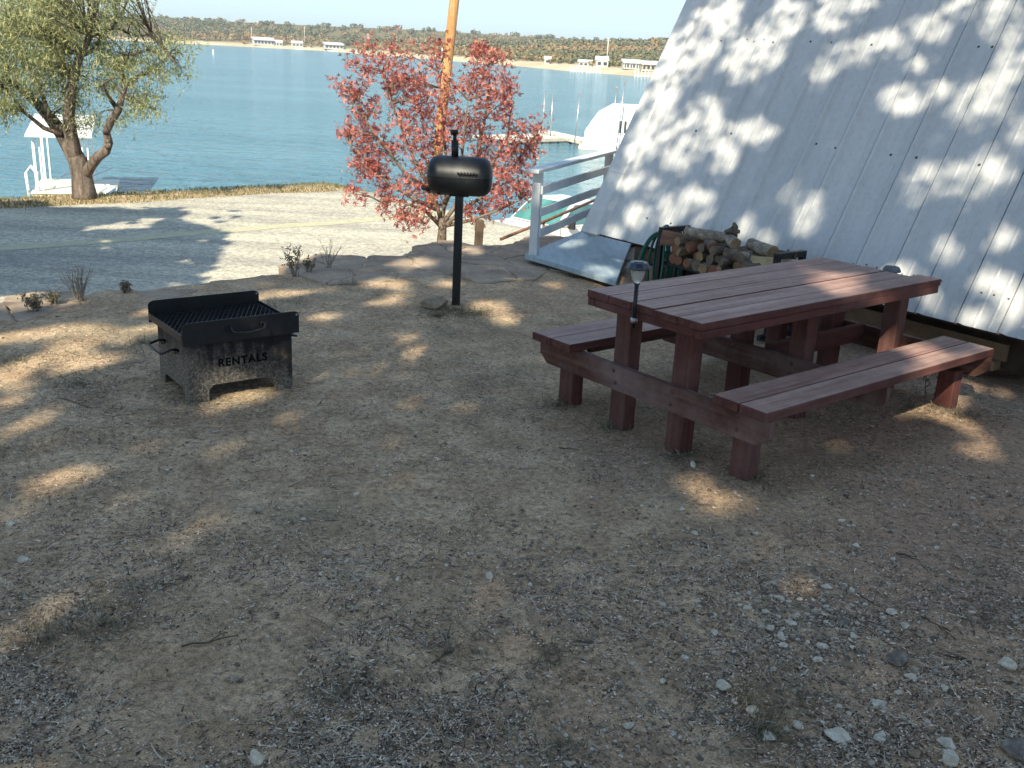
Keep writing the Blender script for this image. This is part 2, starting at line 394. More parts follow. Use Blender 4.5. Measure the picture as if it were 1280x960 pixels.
# road sheet and centre lines follow the terrain
def strip(name, n0, n1, t0, t1, lift, m, wob=0., kn=8):
    ts = np.arange(t0, t1, .6); ns = np.linspace(n0, n1, kn)
    T, Nn = np.meshgrid(ts, ns)
    if wob: Nn = Nn+wob*(np.sin(T*1.3+Nn)+.6*np.sin(T*3.1))*np.where((Nn == n0) | (Nn == n1), 1, 0)
    x = T*AX[0]-Nn*AX[1]; y = T*AX[1]+Nn*AX[0]
    z = road_z(T)+.05+lift
    i = np.arange(T.size).reshape(T.shape)
    Fs = np.stack([i[:-1, :-1], i[:-1, 1:], i[1:, 1:], i[1:, :-1]], -1).reshape(-1, 4)
    return tag(np_mesh(name, np.stack([x, y, z], -1).reshape(-1, 3), Fs, m, smooth=True), kind='structure')
strip('road', 12.6, 19.9, -90, 70, 0, M_road, .08)
strip('road_marking', 15.98, 16.40, -90, 70, .004, M_yel, .035, 3)

# ------------------------------------------------------------------ flagstone ledge
def voronoi_cells(pts, inside, bounds):
    cells = []
    for i, p in enumerate(pts):
        poly = [(p[0]+a, p[1]+b) for a, b in ((-1, -1), (1, -1), (1, 1), (-1, 1))]
        for j, q in enumerate(pts):
            if i == j: continue
            dx, dy = q[0]-p[0], q[1]-p[1]
            if dx*dx+dy*dy > 4.5: continue
            mx, my = (p[0]+q[0])/2, (p[1]+q[1])/2
            new = []
            for k in range(len(poly)):
                a, b = poly[k], poly[(k+1) % len(poly)]
                da = (a[0]-mx)*dx+(a[1]-my)*dy; db = (b[0]-mx)*dx+(b[1]-my)*dy
                if da <= 0: new.append(a)
                if da*db < 0: s = da/(da-db); new.append((a[0]+(b[0]-a[0])*s, a[1]+(b[1]-a[1])*s))
            poly = new
            if len(poly) < 3: break
        if len(poly) >= 3 and inside(*p) and not (p[0] < 4.6 and (i*37 % 10) < 3): cells.append(poly)
    return cells
fl = MB(); pts = []
def nlow(t): return np.interp(t, [-12, 0, 1.5, 4.4, 5.4, 6.6, 8.2, 9.2, 12], [7.2, 7.35, 7.62, 7.85, 7.3, 6.75, 6.3, 6.2, 6.2])
tt = -9.
while tt < 10.6:
    for nn in np.arange(5.9, 9.3, .40):
        pts.append((tt+random.uniform(-.22, .22), nn+random.uniform(-.18, .18)))
    tt += .47
def ins(t, n): return nlow(t)-.05 < n < edge_n(t)+.1 and not (t > 9.3 and n < 7.6)
for poly in voronoi_cells(pts, ins, None):
    cx = sum(p[0] for p in poly)/len(poly); cy = sum(p[1] for p in poly)/len(poly)
    out = []
    for k in range(len(poly)):
        a, b = poly[k], poly[(k+1) % len(poly)]; L = math.dist(a, b); m_ = max(1, int(L/.07))
        for s in range(m_):
            x = a[0]+(b[0]-a[0])*s/m_; y = a[1]+(b[1]-a[1])*s/m_
            x += noise.noise(Vector((x*7, y*7, 0)))*.05; y += noise.noise(Vector((x*7, y*7, 9)))*.05
            dd = math.hypot(x-cx, y-cy); k2 = max(0, 1-.014/max(dd, .02)); out.append((cx+(x-cx)*k2, cy+(y-cy)*k2))
    _w = xy(cx, cy); base = .025*math.sin(_w[0]*.9+.5)*math.sin(_w[1]*.8)-.02+.012+random.uniform(-.004, .005); tx, ty = random.uniform(-.012, .012), random.uniform(-.012, .012)
    n_ = len(out); vs = []
    for (x, y) in out: wx, wy = xy(x, y); vs.append((wx, wy, -.5 if cy > edge_n(cx)-.45 else -.12))
    for (x, y) in out: wx, wy = xy(x, y); vs.append((wx, wy, base-.008+(x-cx)*tx+(y-cy)*ty))
    for (x, y) in out:
        dd = math.hypot(x-cx, y-cy); q = max(0, 1-.013/max(dd, .02)); X_, Y_ = cx+(x-cx)*q, cy+(y-cy)*q
        wx, wy = xy(X_, Y_); vs.append((wx, wy, base+(x-cx)*tx+(y-cy)*ty+noise.noise(Vector((X_*4, Y_*4, 2)))*.006))
    fs = [(i, (i+1) % n_, n_+(i+1) % n_, n_+i) for i in range(n_)]+[(n_+i, n_+(i+1) % n_, 2*n_+(i+1) % n_, 2*n_+i) for i in range(n_)]
    vs.append((*xy(cx, cy), base+.003)); fs += [(2*n_+i, 2*n_+(i+1) % n_, 3*n_) for i in range(n_)]
    fl.add(vs, fs)
tag(fl.build('flagstone_paving', M_flag), kind='structure')

# ------------------------------------------------------------------ lake, far shore, hills
def water_mat():
    m, nt, b = mat('lake_water', (.05, .16, .21), .11, spec=.5)
    b.inputs['IOR'].default_value = 1.33
    far = nz(nt, .02, 4, .5, stretch=((1, 3.5, 1), (0, 0, .1)))
    nt.links.new(ramp(nt, far, [(.35, (.07, .215, .30)), (.65, (.105, .265, .35))]), b.inputs['Base Color'])
    w1 = nz(nt, .55, 5, .6, stretch=((.45, 1.25, 1), (0, 0, .12)), dist=.3); w2 = nz(nt, 2.2, 4, .6, stretch=((.5, 1.2, 1), (0, 0, -.1)))
    p = bump(nt, b, w1, 1., 1.5); bump(nt, b, w2, 1., .6, p); return m
M_water = water_mat()
lk = MB(); lk.add([(-3500, 14, -4), (600, 14, -4), (600, 3500, -4), (-3500, 3500, -4)], [(0, 1, 2, 3)])
tag(lk.build('lake', M_water), kind='structure')
def fshape(px, D):
    d = ray(px, 60); h = math.hypot(d.x, d.y); return Vector((d.x/h*D, d.y/h*D))
SHORE = [(-2200, 500), (-1500, 800)]+[tuple(fshape(px, D)) for px, D in ((-60, 1120), (60, 1090), (180, 1080), (300, 1060), (380, 1040), (420, 1000), (440, 880), (480, 790), (550, 675), (640, 563), (700, 478), (760, 440), (820, 404))]+[(95, 372), (190, 340), (420, 300)]
# resample shoreline
sp = [Vector(SHORE[0])]; sh = []
for a, b in zip(SHORE[:-1], SHORE[1:]):
    a, b = Vector(a), Vector(b); k = max(1, int((b-a).length/14))
    for i in range(k): sh.append(a.lerp(b, i/k))
sh.append(Vector(SHORE[-1])); SN = len(sh)
nrm = []
for i in range(SN):
    a, b = sh[max(0, i-9)], sh[min(SN-1, i+9)]; d = (b-a).normalized(); nrm.append(Vector((-d.y, d.x)))
deps = [-12, 0, 3, 8, 18, 30, 50, 80, 120, 170, 230, 300, 380, 480, 620, 900]
def hz_(p, dep, wig=True):
    D = p.length; hgt = float(np.interp(D, [380, 560, 673, 1080, 1500], [2.2, 6.5, 9.5, 21.5, 24]))
    prof = np.interp(dep, [-12, 0, 3, 8, 18, 30, 80, 170, 300, 380, 900], [-6, -4.02, -3.2, -2.2, -1.4, -1., 1.5, 6, 11, 13, 14])
    k = np.interp(dep, [0, 40, 380], [0, .12, 1.])
    ridge = hgt
    z = prof if dep <= 18 else -1.4+(ridge+1.4)*k
    if dep > 18: z += noise.noise(Vector((p.x*.004, p.y*.004, 5)))*2.6*k*min(1, D/1000)
    return z
hv = []
for i in range(SN):
    for dep in deps: q = sh[i]+nrm[i]*dep*(1+.15*math.sin(i*.35)) if dep > 0 else sh[i]+nrm[i]*dep; hv.append((q.x, q.y, hz_(q, dep)))
hv = np.array(hv); nd = len(deps); i = np.arange(SN*nd).reshape(SN, nd)
Fh = np.stack([i[:-1, :-1], i[1:, :-1], i[1:, 1:], i[:-1, 1:]], -1).reshape(-1, 4)
def hill_mat():
    m, nt, b = mat('hill_ground', rough=.95, spec=.1)
    tc = nt.nodes.new('ShaderNodeTexCoord'); s = nt.nodes.new('ShaderNodeSeparateXYZ'); nt.links.new(tc.outputs['Object'], s.inputs[0])
    f = nz(nt, .03, 6, .7)
    a = nt.nodes.new('ShaderNodeMath'); a.operation = 'MULTIPLY_ADD'; a.inputs[1].default_value = 1.2; nt.links.new(f, a.inputs[0]); nt.links.new(s.outputs[2], a.inputs[2])
    mr = nt.nodes.new('ShaderNodeMapRange'); mr.inputs[1].default_value = -1.2; mr.inputs[2].default_value = .8; nt.links.new(a.outputs[0], mr.inputs[0])
    nt.links.new(mix(nt, mr.outputs[0], ramp(nt, f, [(.35, (.42, .34, .22)), (.65, (.56, .48, .34))]), (.17, .14, .07)), b.inputs['Base Color']); return m
tag(np_mesh('hills', hv, Fh, hill_mat(), smooth=True), kind='structure')
# woods on the far hills: one mass of crowns, each a cluster of leafy faces
wood_c = []
def add_crown(c, r, h, col, k):
    d = rdir(k); rad = rng.uniform(.35, 1, (k, 1))**.5
    C = np.array(c)+d*rad*np.array([r, r, h]); C[:, 2] = np.maximum(C[:, 2], c[2]-h*.7)
    s = r*rng.uniform(.22, .42, (k, 1)); A = unit(np.cross(d, rdir(k))); B = unit(np.cross(A, d)+.5*rdir(k))
    V, _ = quads(C, A*s, B*s); cc = np.repeat(np.array(col)*rng.uniform(.86, 1.12, (k, 1))*.92, 4, 0)
    wood_c.append((V, cc))
PAL = [(.13, .14, .07), (.16, .155, .08), (.25, .18, .09), (.30, .185, .085), (.27, .20, .10), (.12, .13, .07), (.22, .185, .095), (.105, .12, .06)]
WI = np.array([min(3., (900/max(p.length, 300))**1.6) for p in sh]); WI[:30] = 0; WI /= WI.sum(); PICK = rng.choice(SN, 19000, p=WI)
for i_ in PICK.tolist():
    pass; dep = 16+364*rng.random()**1.15
    if sh[i_].length > 1500: continue
    if dep < 26 and rng.random() < .35: continue
    q = sh[i_]+nrm[i_]*dep*(1+.15*math.sin(i_*.35))+Vector((rng.uniform(-8, 8), rng.uniform(-8, 8)))
    az = math.degrees(math.atan2(q.x, q.y))
    if az < -32 or az > 14: continue
    z = hz_(q, dep); r = rng.uniform(2.3, 3.8)*(1 if dep > 60 else .9)*min(1., (q.length/950)**.8)
    w = noise.noise(Vector((q.x*.008, q.y*.008, 1)))+noise.noise(Vector((q.x*.05, q.y*.05, 1)))*.6
    ci = [3, 4, 2, 6][int(rng.integers(4))] if w+rng.normal()*.10-dep*.0011 > -.05 else [0, 1, 5, 7, 6][int(rng.integers(5))]
    add_crown((q.x, q.y, z+r*.75), r, r*.8, PAL[ci], 24 if q.length > 700 else 40)
V = np.concatenate([a for a, _ in wood_c]); Cc = np.concatenate([b for _, b in wood_c])
def colmat(name, rough=.9):
    m, nt, b = mat(name, rough=rough, spec=.15); a = nt.nodes.new('ShaderNodeAttribute'); a.attribute_name = 'Col'; nt.links.new(a.outputs['Color'], b.inputs['Base Color']); return m
tag(np_mesh('far_woods', V, np.arange(len(V)).reshape(-1, 4), colmat('woods'), col=Cc), kind='stuff')

# ------------------------------------------------------------------ far shore buildings
M_hw = simple('house_wall', (.46, .46, .45), (.40, .40, .39), .5, .8, bstr=0); M_hroof = simple('house_metal_roof', (.62, .63, .64), (.50, .51, .52), .4, .5, bstr=0)
M_hwin = simple('house_window', (.03, .035, .04), (.06, .07, .08), 1, .2, bstr=0); M_tanw = simple('tan_wall', (.42, .34, .24), (.36, .30, .22), .5, .85, bstr=0)
def far_house(px, dep_y, wpx, hpx, label, gable='long', wall=None, roofm=None, nwin=4, porch=False):
    i_ = min(range(SN), key=lambda k: abs(math.atan2(sh[k].x, sh[k].y)-math.atan2(fshape(px, 1).x, fshape(px, 1).y)))
    p = sh[i_]; D = p.length; sc = D/F; q = p+nrm[i_]*dep_y; wpx *= .88; w = wpx*sc*(1+dep_y/D); h = hpx*sc; dd = nrm[i_]
    rz = math.atan2(-p.x, p.y)+.18; z0 = hz_(q, dep_y)-.2
    t = empty('lake_house', (q.x, q.y, z0), rz, label, 'house', 'houses along the far shore')
    d = w*.55; wh = h*.62
    MB().box((0, 0, wh/2), (w, d, wh)).build('wall', wall or M_hw, t)
    r = MB(); ov = w*.05
    if gable == 'long':
        r.prism([(-d/2-ov, 0), (d/2+ov, 0), (0, h-wh)], w+2*ov, Matrix.Translation((-w/2-ov, 0, wh)) @ Matrix(((0, 0, 1, 0), (1, 0, 0, 0), (0, 1, 0, 0), (0, 0, 0, 1))))
    else:
        r.prism([(-d/2-ov*2, .3), (-d/2-ov*2, 0), (d/2+ov, h-wh-.5), (d/2+ov, h-wh)], w+2*ov, Matrix.Translation((-w/2-ov, 0, wh)) @ Matrix(((0, 0, 1, 0), (1, 0, 0, 0), (0, 1, 0, 0), (0, 0, 0, 1))))
    r.build('roof', roofm or M_hroof, t)
    for k in range(nwin):
        x = -w/2+w*(k+.5)/nwin; MB().box((x, -d/2-.04, wh*.55), (w/nwin*.55, .1, wh*.45)).build('window', M_hwin, t)
    if porch:
        MB().box((0, -d/2-1.2, wh*.12), (w, 2.2, .25)).build('porch_floor', M_hw, t)
        for k in range(4): MB().box((-w/2+w*k/3, -d/2-2.1, wh*.5), (.18, .18, wh)).build('post', M_hw, t)
for a in [(313, 14, 26, 9, 'long flat roofed white house leftmost on the far shore, with a dark window band', 'flat', None, None, 6),
          (337, 12, 8, 7, 'small white cabin just right of the long flat roofed house', 'long', None, None, 2),
          (357, 14, 14, 7, 'low pale house with a pitched roof, third from the left on the far shore', 'long', None, None, 3),
          (404, 10, 24, 8, 'white boxy house beside the bare sand point on the far shore', 'flat', None, None, 5),
          (528, 16, 13, 9, 'white gabled house seen just left of the orange utility pole', 'long', None, None, 2),
          (660, 12, 9, 9, 'tiny white cube cabin standing alone on the beach right of the red tree', 'long', None, None, 1),
          (702, 14, 18, 8, 'low pale house with brown trim, first of the cluster right of the cube cabin', 'long', None, None, 3),
          (727, 15, 16, 13, 'tall white house with a pale blue grey metal roof in the far shore cluster', 'long', None, None, 2),
          (754, 14, 24, 12, 'wide white lake house with a long dark porch opening in the far shore cluster', 'flat', None, None, 6),
          (779, 26, 12, 11, 'tan house with a flat roof standing behind the right end of the far docks', 'flat', M_tanw, None, 2),
          (800, 13, 30, 12, 'rightmost far shore house with white roof and open porch posts, by the cabin roof', 'flat', M_tanw, None, 5)]:
    far_house(*a, porch=a[0] in (754, 800))
# far docks and small boathouses along the waterline
for px, w, lab in ((372, 9, 'small pale dock at the waterline left of the sand point'), (425, 11, 'pale floating dock at the waterline in front of the boxy white house'), (735, 14, 'low dark dock at the waterline in front of the tall white house'), (770, 16, 'white posted dock at the waterline below the tan house'), (806, 16, 'long pale dock at the waterline beside the cabin roof edge')):
    i_ = min(range(SN), key=lambda k: abs(math.atan2(sh[k].x, sh[k].y)-math.atan2(fshape(px, 1).x, fshape(px, 1).y))); p = sh[i_]-nrm[i_]*7; W = w*p.length/F
    t = empty('far_dock', (p.x, p.y, -4), math.atan2(-p.x, p.y), lab, 'dock', 'docks along the far shore')
    MB().box((0, 0, .5), (W, 4, .5)).build('deck', M_dockw, t)
    for k in range(5): MB().box((-W/2+W*k/4, -1.9, 1.1), (.25, .25, 2.4)).build('post', M_white, t)
    MB().box((W*.2, .5, 2.5), (W*.5, 3, .3)).build('canopy', M_white, t)
for px, hgt, lab in ((308, 13, 'thin power pole behind the long flat roofed far house'), (352, 16, 'thin power pole right of the small white far cabin'), (426, 12, 'thin power pole behind the bare sand point'), (700, 11, 'thin power pole above the low brown trimmed far house')):
    i_ = min(range(SN), key=lambda k: abs(math.atan2(sh[k].x, sh[k].y)-math.atan2(fshape(px, 1).x, fshape(px, 1).y))); p = sh[i_]+nrm[i_]*26
    o = MB().tube([(0, 0, 0), (0, 0, hgt*1.1)], .28, 6).box((0, 0, hgt), (2.4, .2, .2)).build('power_pole', M_tanwood); o.location = (p.x, p.y, hz_(p, 26)); tag(o, lab, 'power pole', 'power poles on the far shore')
by = at(267, 58.5, -4); by = by*(520/by.y) if by.y > 520 else by
o = MB().lathe([(0, -.4), (.35, -.3), (.4, .3), (.3, 1.3), (.12, 1.9), (0, 1.95)], n=12).build('buoy', M_white); q = aty(172/4.74+230, 20+177/4.74, 420); o.location = (q.x, q.y, -4); tag(o, 'small white buoy floating on the open lake left of the far sand point', 'buoy')

# ------------------------------------------------------------------ A-frame cabin
E3 = Vector((.6137, -.7895, 0)); NH = Vector((.7895, .6137, 0)); O3 = Vector((.664, 9.961, .35)); TH = math.radians(62)
UP = NH*math.cos(TH)+Vector((0, 0, math.sin(TH))); NO = UP.cross(E3)*-1
if NO.z < 0: NO = -NO
cabin = empty('a_frame_cabin', (O3.x+NH.x*3.3, O3.y+NH.y*3.3, 0), 0, 'white A-frame cabin whose ribbed metal roof slopes down almost to the ground', 'cabin')
CI = Matrix.Translation(-cabin.location)
def rp(u, v, w=0): return O3+E3*u+UP*v+NO*w-cabin.location
def rp2(u, v, w=0):      # the other slope
    q = E3*u+NH*(6.6-v*math.cos(TH))+Vector((0, 0, v*math.sin(TH))); n2 = Vector((NH.x*math.sin(TH), NH.y*math.sin(TH), math.cos(TH)))
    return O3+q+n2*w-cabin.location
LU = 9.2; VT = 3.3/math.cos(TH)
prof = []   # (u,height)
u = .11
ribs = [.285+.3085*k for k in range(30)]
prof.append((.0, .0))
for r_ in ribs:
    prof += [(r_-.038, 0), (r_-.0375, -.02), (r_-.0245, -.02), (r_-.024, 0), (r_-.016, .025), (r_+.010, .025), (r_+.034, 0)]
    for m_ in (.103, .205): prof += [(r_+m_-.014, 0), (r_+m_-.006, .0034), (r_+m_+.006, .0034), (r_+m_+.014, 0)]
prof = [p for p in prof if p[0] < LU]; prof.append((LU, 0))
rv = np.linspace(-.0, VT, 26)
for fn, nm in ((rp, 'roof_slope'), (rp2, 'roof_slope')):
    vs = []; 
    for v in rv:
        for (uu, hh) in prof:
            wv = noise.noise(Vector((uu*1.6, v*1.1, 0 if fn is rp else 9)))*.005
            vs.append(fn(uu, v, hh+wv+.036))
    n_ = len(prof); V = np.array([tuple(v) for v in vs]); i = np.arange(len(V)).reshape(len(rv), n_)
    Fr = np.stack([i[:-1, :-1], i[:-1, 1:], i[1:, 1:], i[1:, :-1]], -1).reshape(-1, 4)
    o = np_mesh(nm, V, Fr, M_roof, cabin)
    if fn is rp: rs = o
# under-deck, rake trim, ridge cap
d = MB()
for fn in (rp, rp2):
    q = [fn(.03, .02, -.10), fn(LU-.03, .02, -.10), fn(LU-.03, VT, -.10), fn(.03, VT, -.10), fn(.03, .02, .012), fn(LU-.03, .02, .012), fn(LU-.03, VT, .012), fn(.03, VT, .012)]
    d.add(q, [(3, 2, 1, 0), (4, 5, 6, 7), (0, 1, 5, 4), (1, 2, 6, 5), (2, 3, 7, 6), (3, 0, 4, 7)])
d.build('roof_decking', M_skirt, cabin)
for fn in (rp, rp2):
    for (ua, ub, seg) in ((-.03, .20, 1), (LU-.18, LU+.03, 0)):
        t = MB()
        cuts = [0., .66, 3.2, VT] if seg else [0, VT]
        for k, (va, vb) in enumerate(zip(cuts[:-1], cuts[1:])):
            lift = .052+.004*(k % 2)
            lo = va-(.02 if k else .015)
            pr = [(ua, -.09), (ua, lift), (ua+.02, lift+.008), (ua+.085, lift+.008), (ub-.02, lift), (ub, lift-.018), (ub, -.0)]
            if not seg: pr = [(ub, -.09), (ub, lift), (ub-.085, lift+.008), (ua, lift-.018), (ua, 0)]
            m_ = len(pr); vs = [fn(p, lo, q) for p, q in pr]+[fn(p, vb, q) for p, q in pr]
            t.add(vs, [(j, j+1, m_+j+1, m_+j) for j in range(m_-1)]+[list(range(m_))[::-1]])
        t.build('rake_trim', M_trim, cabin)
rc = MB()
for fn in (rp, rp2): rc.add([fn(-.03, VT-.2, .06), fn(LU+.03, VT-.2, .06), fn(LU+.03, VT+.03, .06), fn(-.03, VT+.03, .06)], [(0, 1, 2, 3)])
rc.build('ridge_cap', M_trim, cabin)
sc = MB()
for row, v in enumerate((.26, 1.18, 2.10, 3.02, 3.94)):
    for k in range(27):
        for off in (.055, .145, .25):
            if random.random() < (.72 if row else .6): continue
            c = rp(ribs[k]+off, v+random.uniform(-.012, .012), .034); ax = NO
            Mx = Matrix.Translation(c) @ ax.to_track_quat('Z', 'Y').to_matrix().to_4x4()
            sc.lathe([(.011, 0), (.011, .003), (.006, .004), (.006, .009), (0, .010)], Mx, 7)
o = sc.build('roof_screws', M_screw, cabin); o['kind'] = 'stuff'
# end walls (triangular), dark skirting under the eave
for uu, nm in ((.35, 'gable_wall'), (LU-.35, 'gable_wall')):
    w = MB(); a = rp(uu, .15, -.13); b = rp2(uu, .15, -.13); c = rp(uu, VT-.1, -.13)
    a2, b2, c2 = a+E3*.1, b+E3*.1, c+E3*.1
    w.add([a, b, c, a2, b2, c2], [(0, 1, 2), (5, 4, 3), (0, 3, 4, 1), (1, 4, 5, 2), (2, 5, 3, 0)]); w.build(nm, M_ledge, cabin)
def gp(u, w, z): return Vector((O3.x, O3.y, 0))+E3*u+NH*w+Vector((0, 0, z))-cabin.location
RE = Matrix((E3.to_tuple(), NH.to_tuple(), (0, 0, 1))).transposed()
f = MB(); f.box(gp(LU/2+.15, .55, .2), (LU-.6, .06, .62), RE)
f.box(gp(LU/2, 3.3, .1), (LU-.6, 5.4, .5), RE).build('foundation', M_skirt, cabin)
f = MB()
for k in range(4): f.box(gp(2.15+.52*k+.25, .17, .095), (.505, .10, .075), RE, .006)
f.box(gp(3.15, .20, .19), (2.2, .03, .12), RE)
f.build('skirting_board', M_ledge, cabin)
f = MB()
f.box(gp(.78, .10, .10), (.14, .16, .2), RE, .008).box(gp(.93, .12, .09), (.13, .16, .17), RE, .008).build('corner_block', M_ledge, cabin)
f = MB(); f.box(gp(.9, .12, .25), (.55, .1, .13), RE, .006).build('eave_beam', M_skirt, cabin)

# ------------------------------------------------------------------ porch deck and railing
A_, D_, E_, B_ = Vector((.063, 9.986, 0)), Vector((.895, 8.914, 0)), Vector((1.217, 10.992, 0)), Vector((.92, 12.1, 0))
porch = empty('porch_deck', A_, 0, 'grey blue painted porch board with white side railing at the cabin corner', 'porch deck')
m = MB(); poly = [A_, D_, Vector((1.25, 11.1, 0)), Vector((2.6, 12.6, 0)), Vector((1.35, 13.1, 0)), B_]
m.prism([(p.x-A_.x, p.y-A_.y) for p in poly], .045, Matrix.Translation((0, 0, .045))); m.build('deck_board', M_deck, porch)
RD = Vector((.342, .94, 0)).normalized(); RDm = Matrix((RD.to_tuple(), (-RD.y, RD.x, 0), (0, 0, 1))).transposed()
def rl(s, w, z): q = RD*s+Vector((-RD.y, RD.x, 0))*w; return Vector((q.x+.08, q.y-.02, z))
for s in (.03, 2.62): MB().box(rl(s, .0, .48), (.085, .085, .86), RDm, .004).build('post', M_rail, porch)
MB().box(rl(1.3, 0, .93), (2.9, .135, .036), RDm, .004).build('top_rail', M_rail, porch)
for z in (.80, .585, .375): MB().box(rl(1.25, -.055, z-.06), (2.5, .022, .085), RDm, .003).build('rail', M_rail, porch)

# ------------------------------------------------------------------ picnic table
TA = math.radians(39.74)
table = empty('picnic_table', (.953, 4.923, 0), TA, 'big weathered red stained picnic table with attached benches beside the cabin', 'picnic table')
L, W, ZT = 2.33, .862, .748; C = W/2
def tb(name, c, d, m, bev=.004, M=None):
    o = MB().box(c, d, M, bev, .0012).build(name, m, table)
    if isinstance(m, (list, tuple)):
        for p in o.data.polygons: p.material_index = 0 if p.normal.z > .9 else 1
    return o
bw = W/5; ends = [(0, 2.24), (0.0, 2.235), (0.004, 2.245), (0, 2.24), (-.004, 2.34)]
for k in range(5):
    x0, x1 = ends[4-k] if False else ends[::-1][k]
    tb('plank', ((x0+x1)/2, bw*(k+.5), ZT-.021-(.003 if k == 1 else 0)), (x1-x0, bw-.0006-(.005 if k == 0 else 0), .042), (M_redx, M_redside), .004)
for y, xe in ((.031, 2.33), (W-.031, 2.23)): tb('apron', (xe/2, y, ZT-.066), (xe-.008, .055, .046), M_redside)
tb('apron', (.031, C, ZT-.066), (.052, W-.12, .046), M_redsidey)
tb('apron', (2.18, C, ZT-.068), (.05, W-.12, .048), M_redy)
for x in (.155, 1.20, 2.20):
    for s in (-1, 1):
        tilt = Matrix.Rotation(random.uniform(-.012, .012), 3, 'X')
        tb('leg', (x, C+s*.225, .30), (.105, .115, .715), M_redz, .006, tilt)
        if x != 1.20: tb('bench_leg', (x+.0, C+s*.675, .06), (.10, .115, .34), M_redz, .006, tilt)
for x, sgn in ((.155, -1), (1.20, -1), (2.20, 1)):
    xx = x+sgn*.078
    hw = .87; pl = [(-hw, .345), (-hw, .255), (-hw+.07, .200), (hw-.07, .200), (hw, .255), (hw, .345)]
    Mx = Matrix.Translation((xx-.021, C, 0)) @ Matrix(((0, 0, 1, 0), (1, 0, 0, 0), (0, 1, 0, 0), (0, 0, 0, 1)))
    MB().prism(pl, .042, Mx).build('crossbeam', M_redy, table)
for s in (-1, 1):
    for k in range(2):
        yy = C+s*(.524+.086+.172*k); xo = .02 if s < 0 else -.02
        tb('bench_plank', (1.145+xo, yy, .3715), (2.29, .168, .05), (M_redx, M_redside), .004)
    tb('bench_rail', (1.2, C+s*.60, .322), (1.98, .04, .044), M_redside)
for x, sgn in ((.155, -1), (1.20, -1), (2.20, 1)):
    for yy in (C-.675, C-.225, C+.225, C+.675):
        for zz in (.245, .315):
            Mb = Matrix.Translation((x+sgn*.0985, yy+random.uniform(-.02, .02), zz)) @ Matrix.Rotation(sgn*PI/2, 4, 'Y')
            MB().lathe([(.013, 0), (.012, .004), (.007, .007), (0, .008)], Mb, 10).build('bolt', M_bolt, table)
# diagonal brace board lying under the table, far side
tb('brace', (1.72, C+.02, .30), (1.05, .04, .12), M_redside, .004)

# ------------------------------------------------------------------ solar lights
def solar_light(loc, stake, label, clamp=False):
    t = empty('solar_light', loc, 0, label, 'solar light')
    z = stake
    MB().tube([(0, 0, 0), (0, 0, z)], .0115, 10).build('stake', M_black, t)
    MB().lathe([(.014, z), (.022, z+.012), (.036, z+.05), (.041, z+.082), (.040, z+.084), (.034, z+.05), (.02, z+.014)], n=26).build('lens', M_lens, t)
    c = MB()
    c.lathe([(.040, z+.082), (.062, z+.080), (.066, z+.086), (.063, z+.096), (.052, z+.112), (.047, z+.116), (0, z+.117)], n=10, smooth=False)
    c.box((0, 0, z+.1185), (.05, .05, .003)).build('cap', M_lampcap, t)
    MB().lathe([(.013, z-.008), (.017, z-.004), (.017, z+.002), (.013, z+.004)], n=14).build('collar', M_lampcap, t)
    if clamp:
        MB().lathe([(.0118, .028), (.018, .03), (.018, .055), (.0118, .057)], n=14).box((.012, .02, .042), (.02, .04, .016)).build('pipe_clamp', M_steel, t)
    return t
solar_light((.640, 5.262, .622), .245, 'solar path light with clear ribbed lens clamped to the near end of the picnic table', True)
solar_light((2.66, 7.06, -.02), .60, 'solar path light standing behind the far end of the picnic table by the roof')

# ------------------------------------------------------------------ fire pit
PA = math.radians(37.4)
pit = empty('fire_pit', (-1.846, 5.396, 0), PA, 'square soot stained steel fire pit box with a black grate tray on top', 'fire pit')
PW, PD, PH = .635, .50, .392
def panel(w, leg, cut, M, name, hgt=PH):
    pl = [(0, -.02), (leg, -.02), (leg, cut-.03), (leg+.03, cut), (w-leg-.03, cut), (w-leg, cut-.03), (w-leg, -.02), (w, -.02), (w, hgt), (0, hgt)]
    return MB().prism(pl, .006, M).build(name, M_pit, pit)
MX = Matrix(((1, 0, 0, 0), (0, 0, -1, 0), (0, 1, 0, 0), (0, 0, 0, 1)))     # local xy -> world xz, extrude -y
fp = panel(PW, .115, .095, MX, 'front_panel')
panel(PW, .115, .095, Matrix.Translation((0, PD, 0)) @ MX, 'back_panel')
MY = Matrix(((0, 0, 1, 0), (1, 0, 0, 0), (0, 1, 0, 0), (0, 0, 0, 1)))      # local xy -> world yz, extrude +x
panel(PD-.008, .07, .07, Matrix.Translation((.001, .001, 0)) @ MY, 'side_panel'); panel(PD-.008, .07, .07, Matrix.Translation((PW-.007, .001, 0)) @ MY, 'side_panel')
MB().box((PW/2, PD/2-.003, .11), (PW-.02, PD-.02, .01)).build('floor_plate', M_blackr, pit)
a = MB()
av, af = [], []
for iy in range(15):
    for ix in range(19):
        x = .02+(PW-.04)*ix/18; y = .012+(PD-.035)*iy/14; av.append((x, y, .24+.06*noise.noise(Vector((x*7, y*7, 1)))+.02*noise.noise(Vector((x*30, y*30, 1)))))
for iy in range(14):
    for ix in range(18): k = iy*19+ix; af.append((k, k+1, k+20, k+19))
a.add(av, af, True); a.build('ash_bed', M_ash, pit)
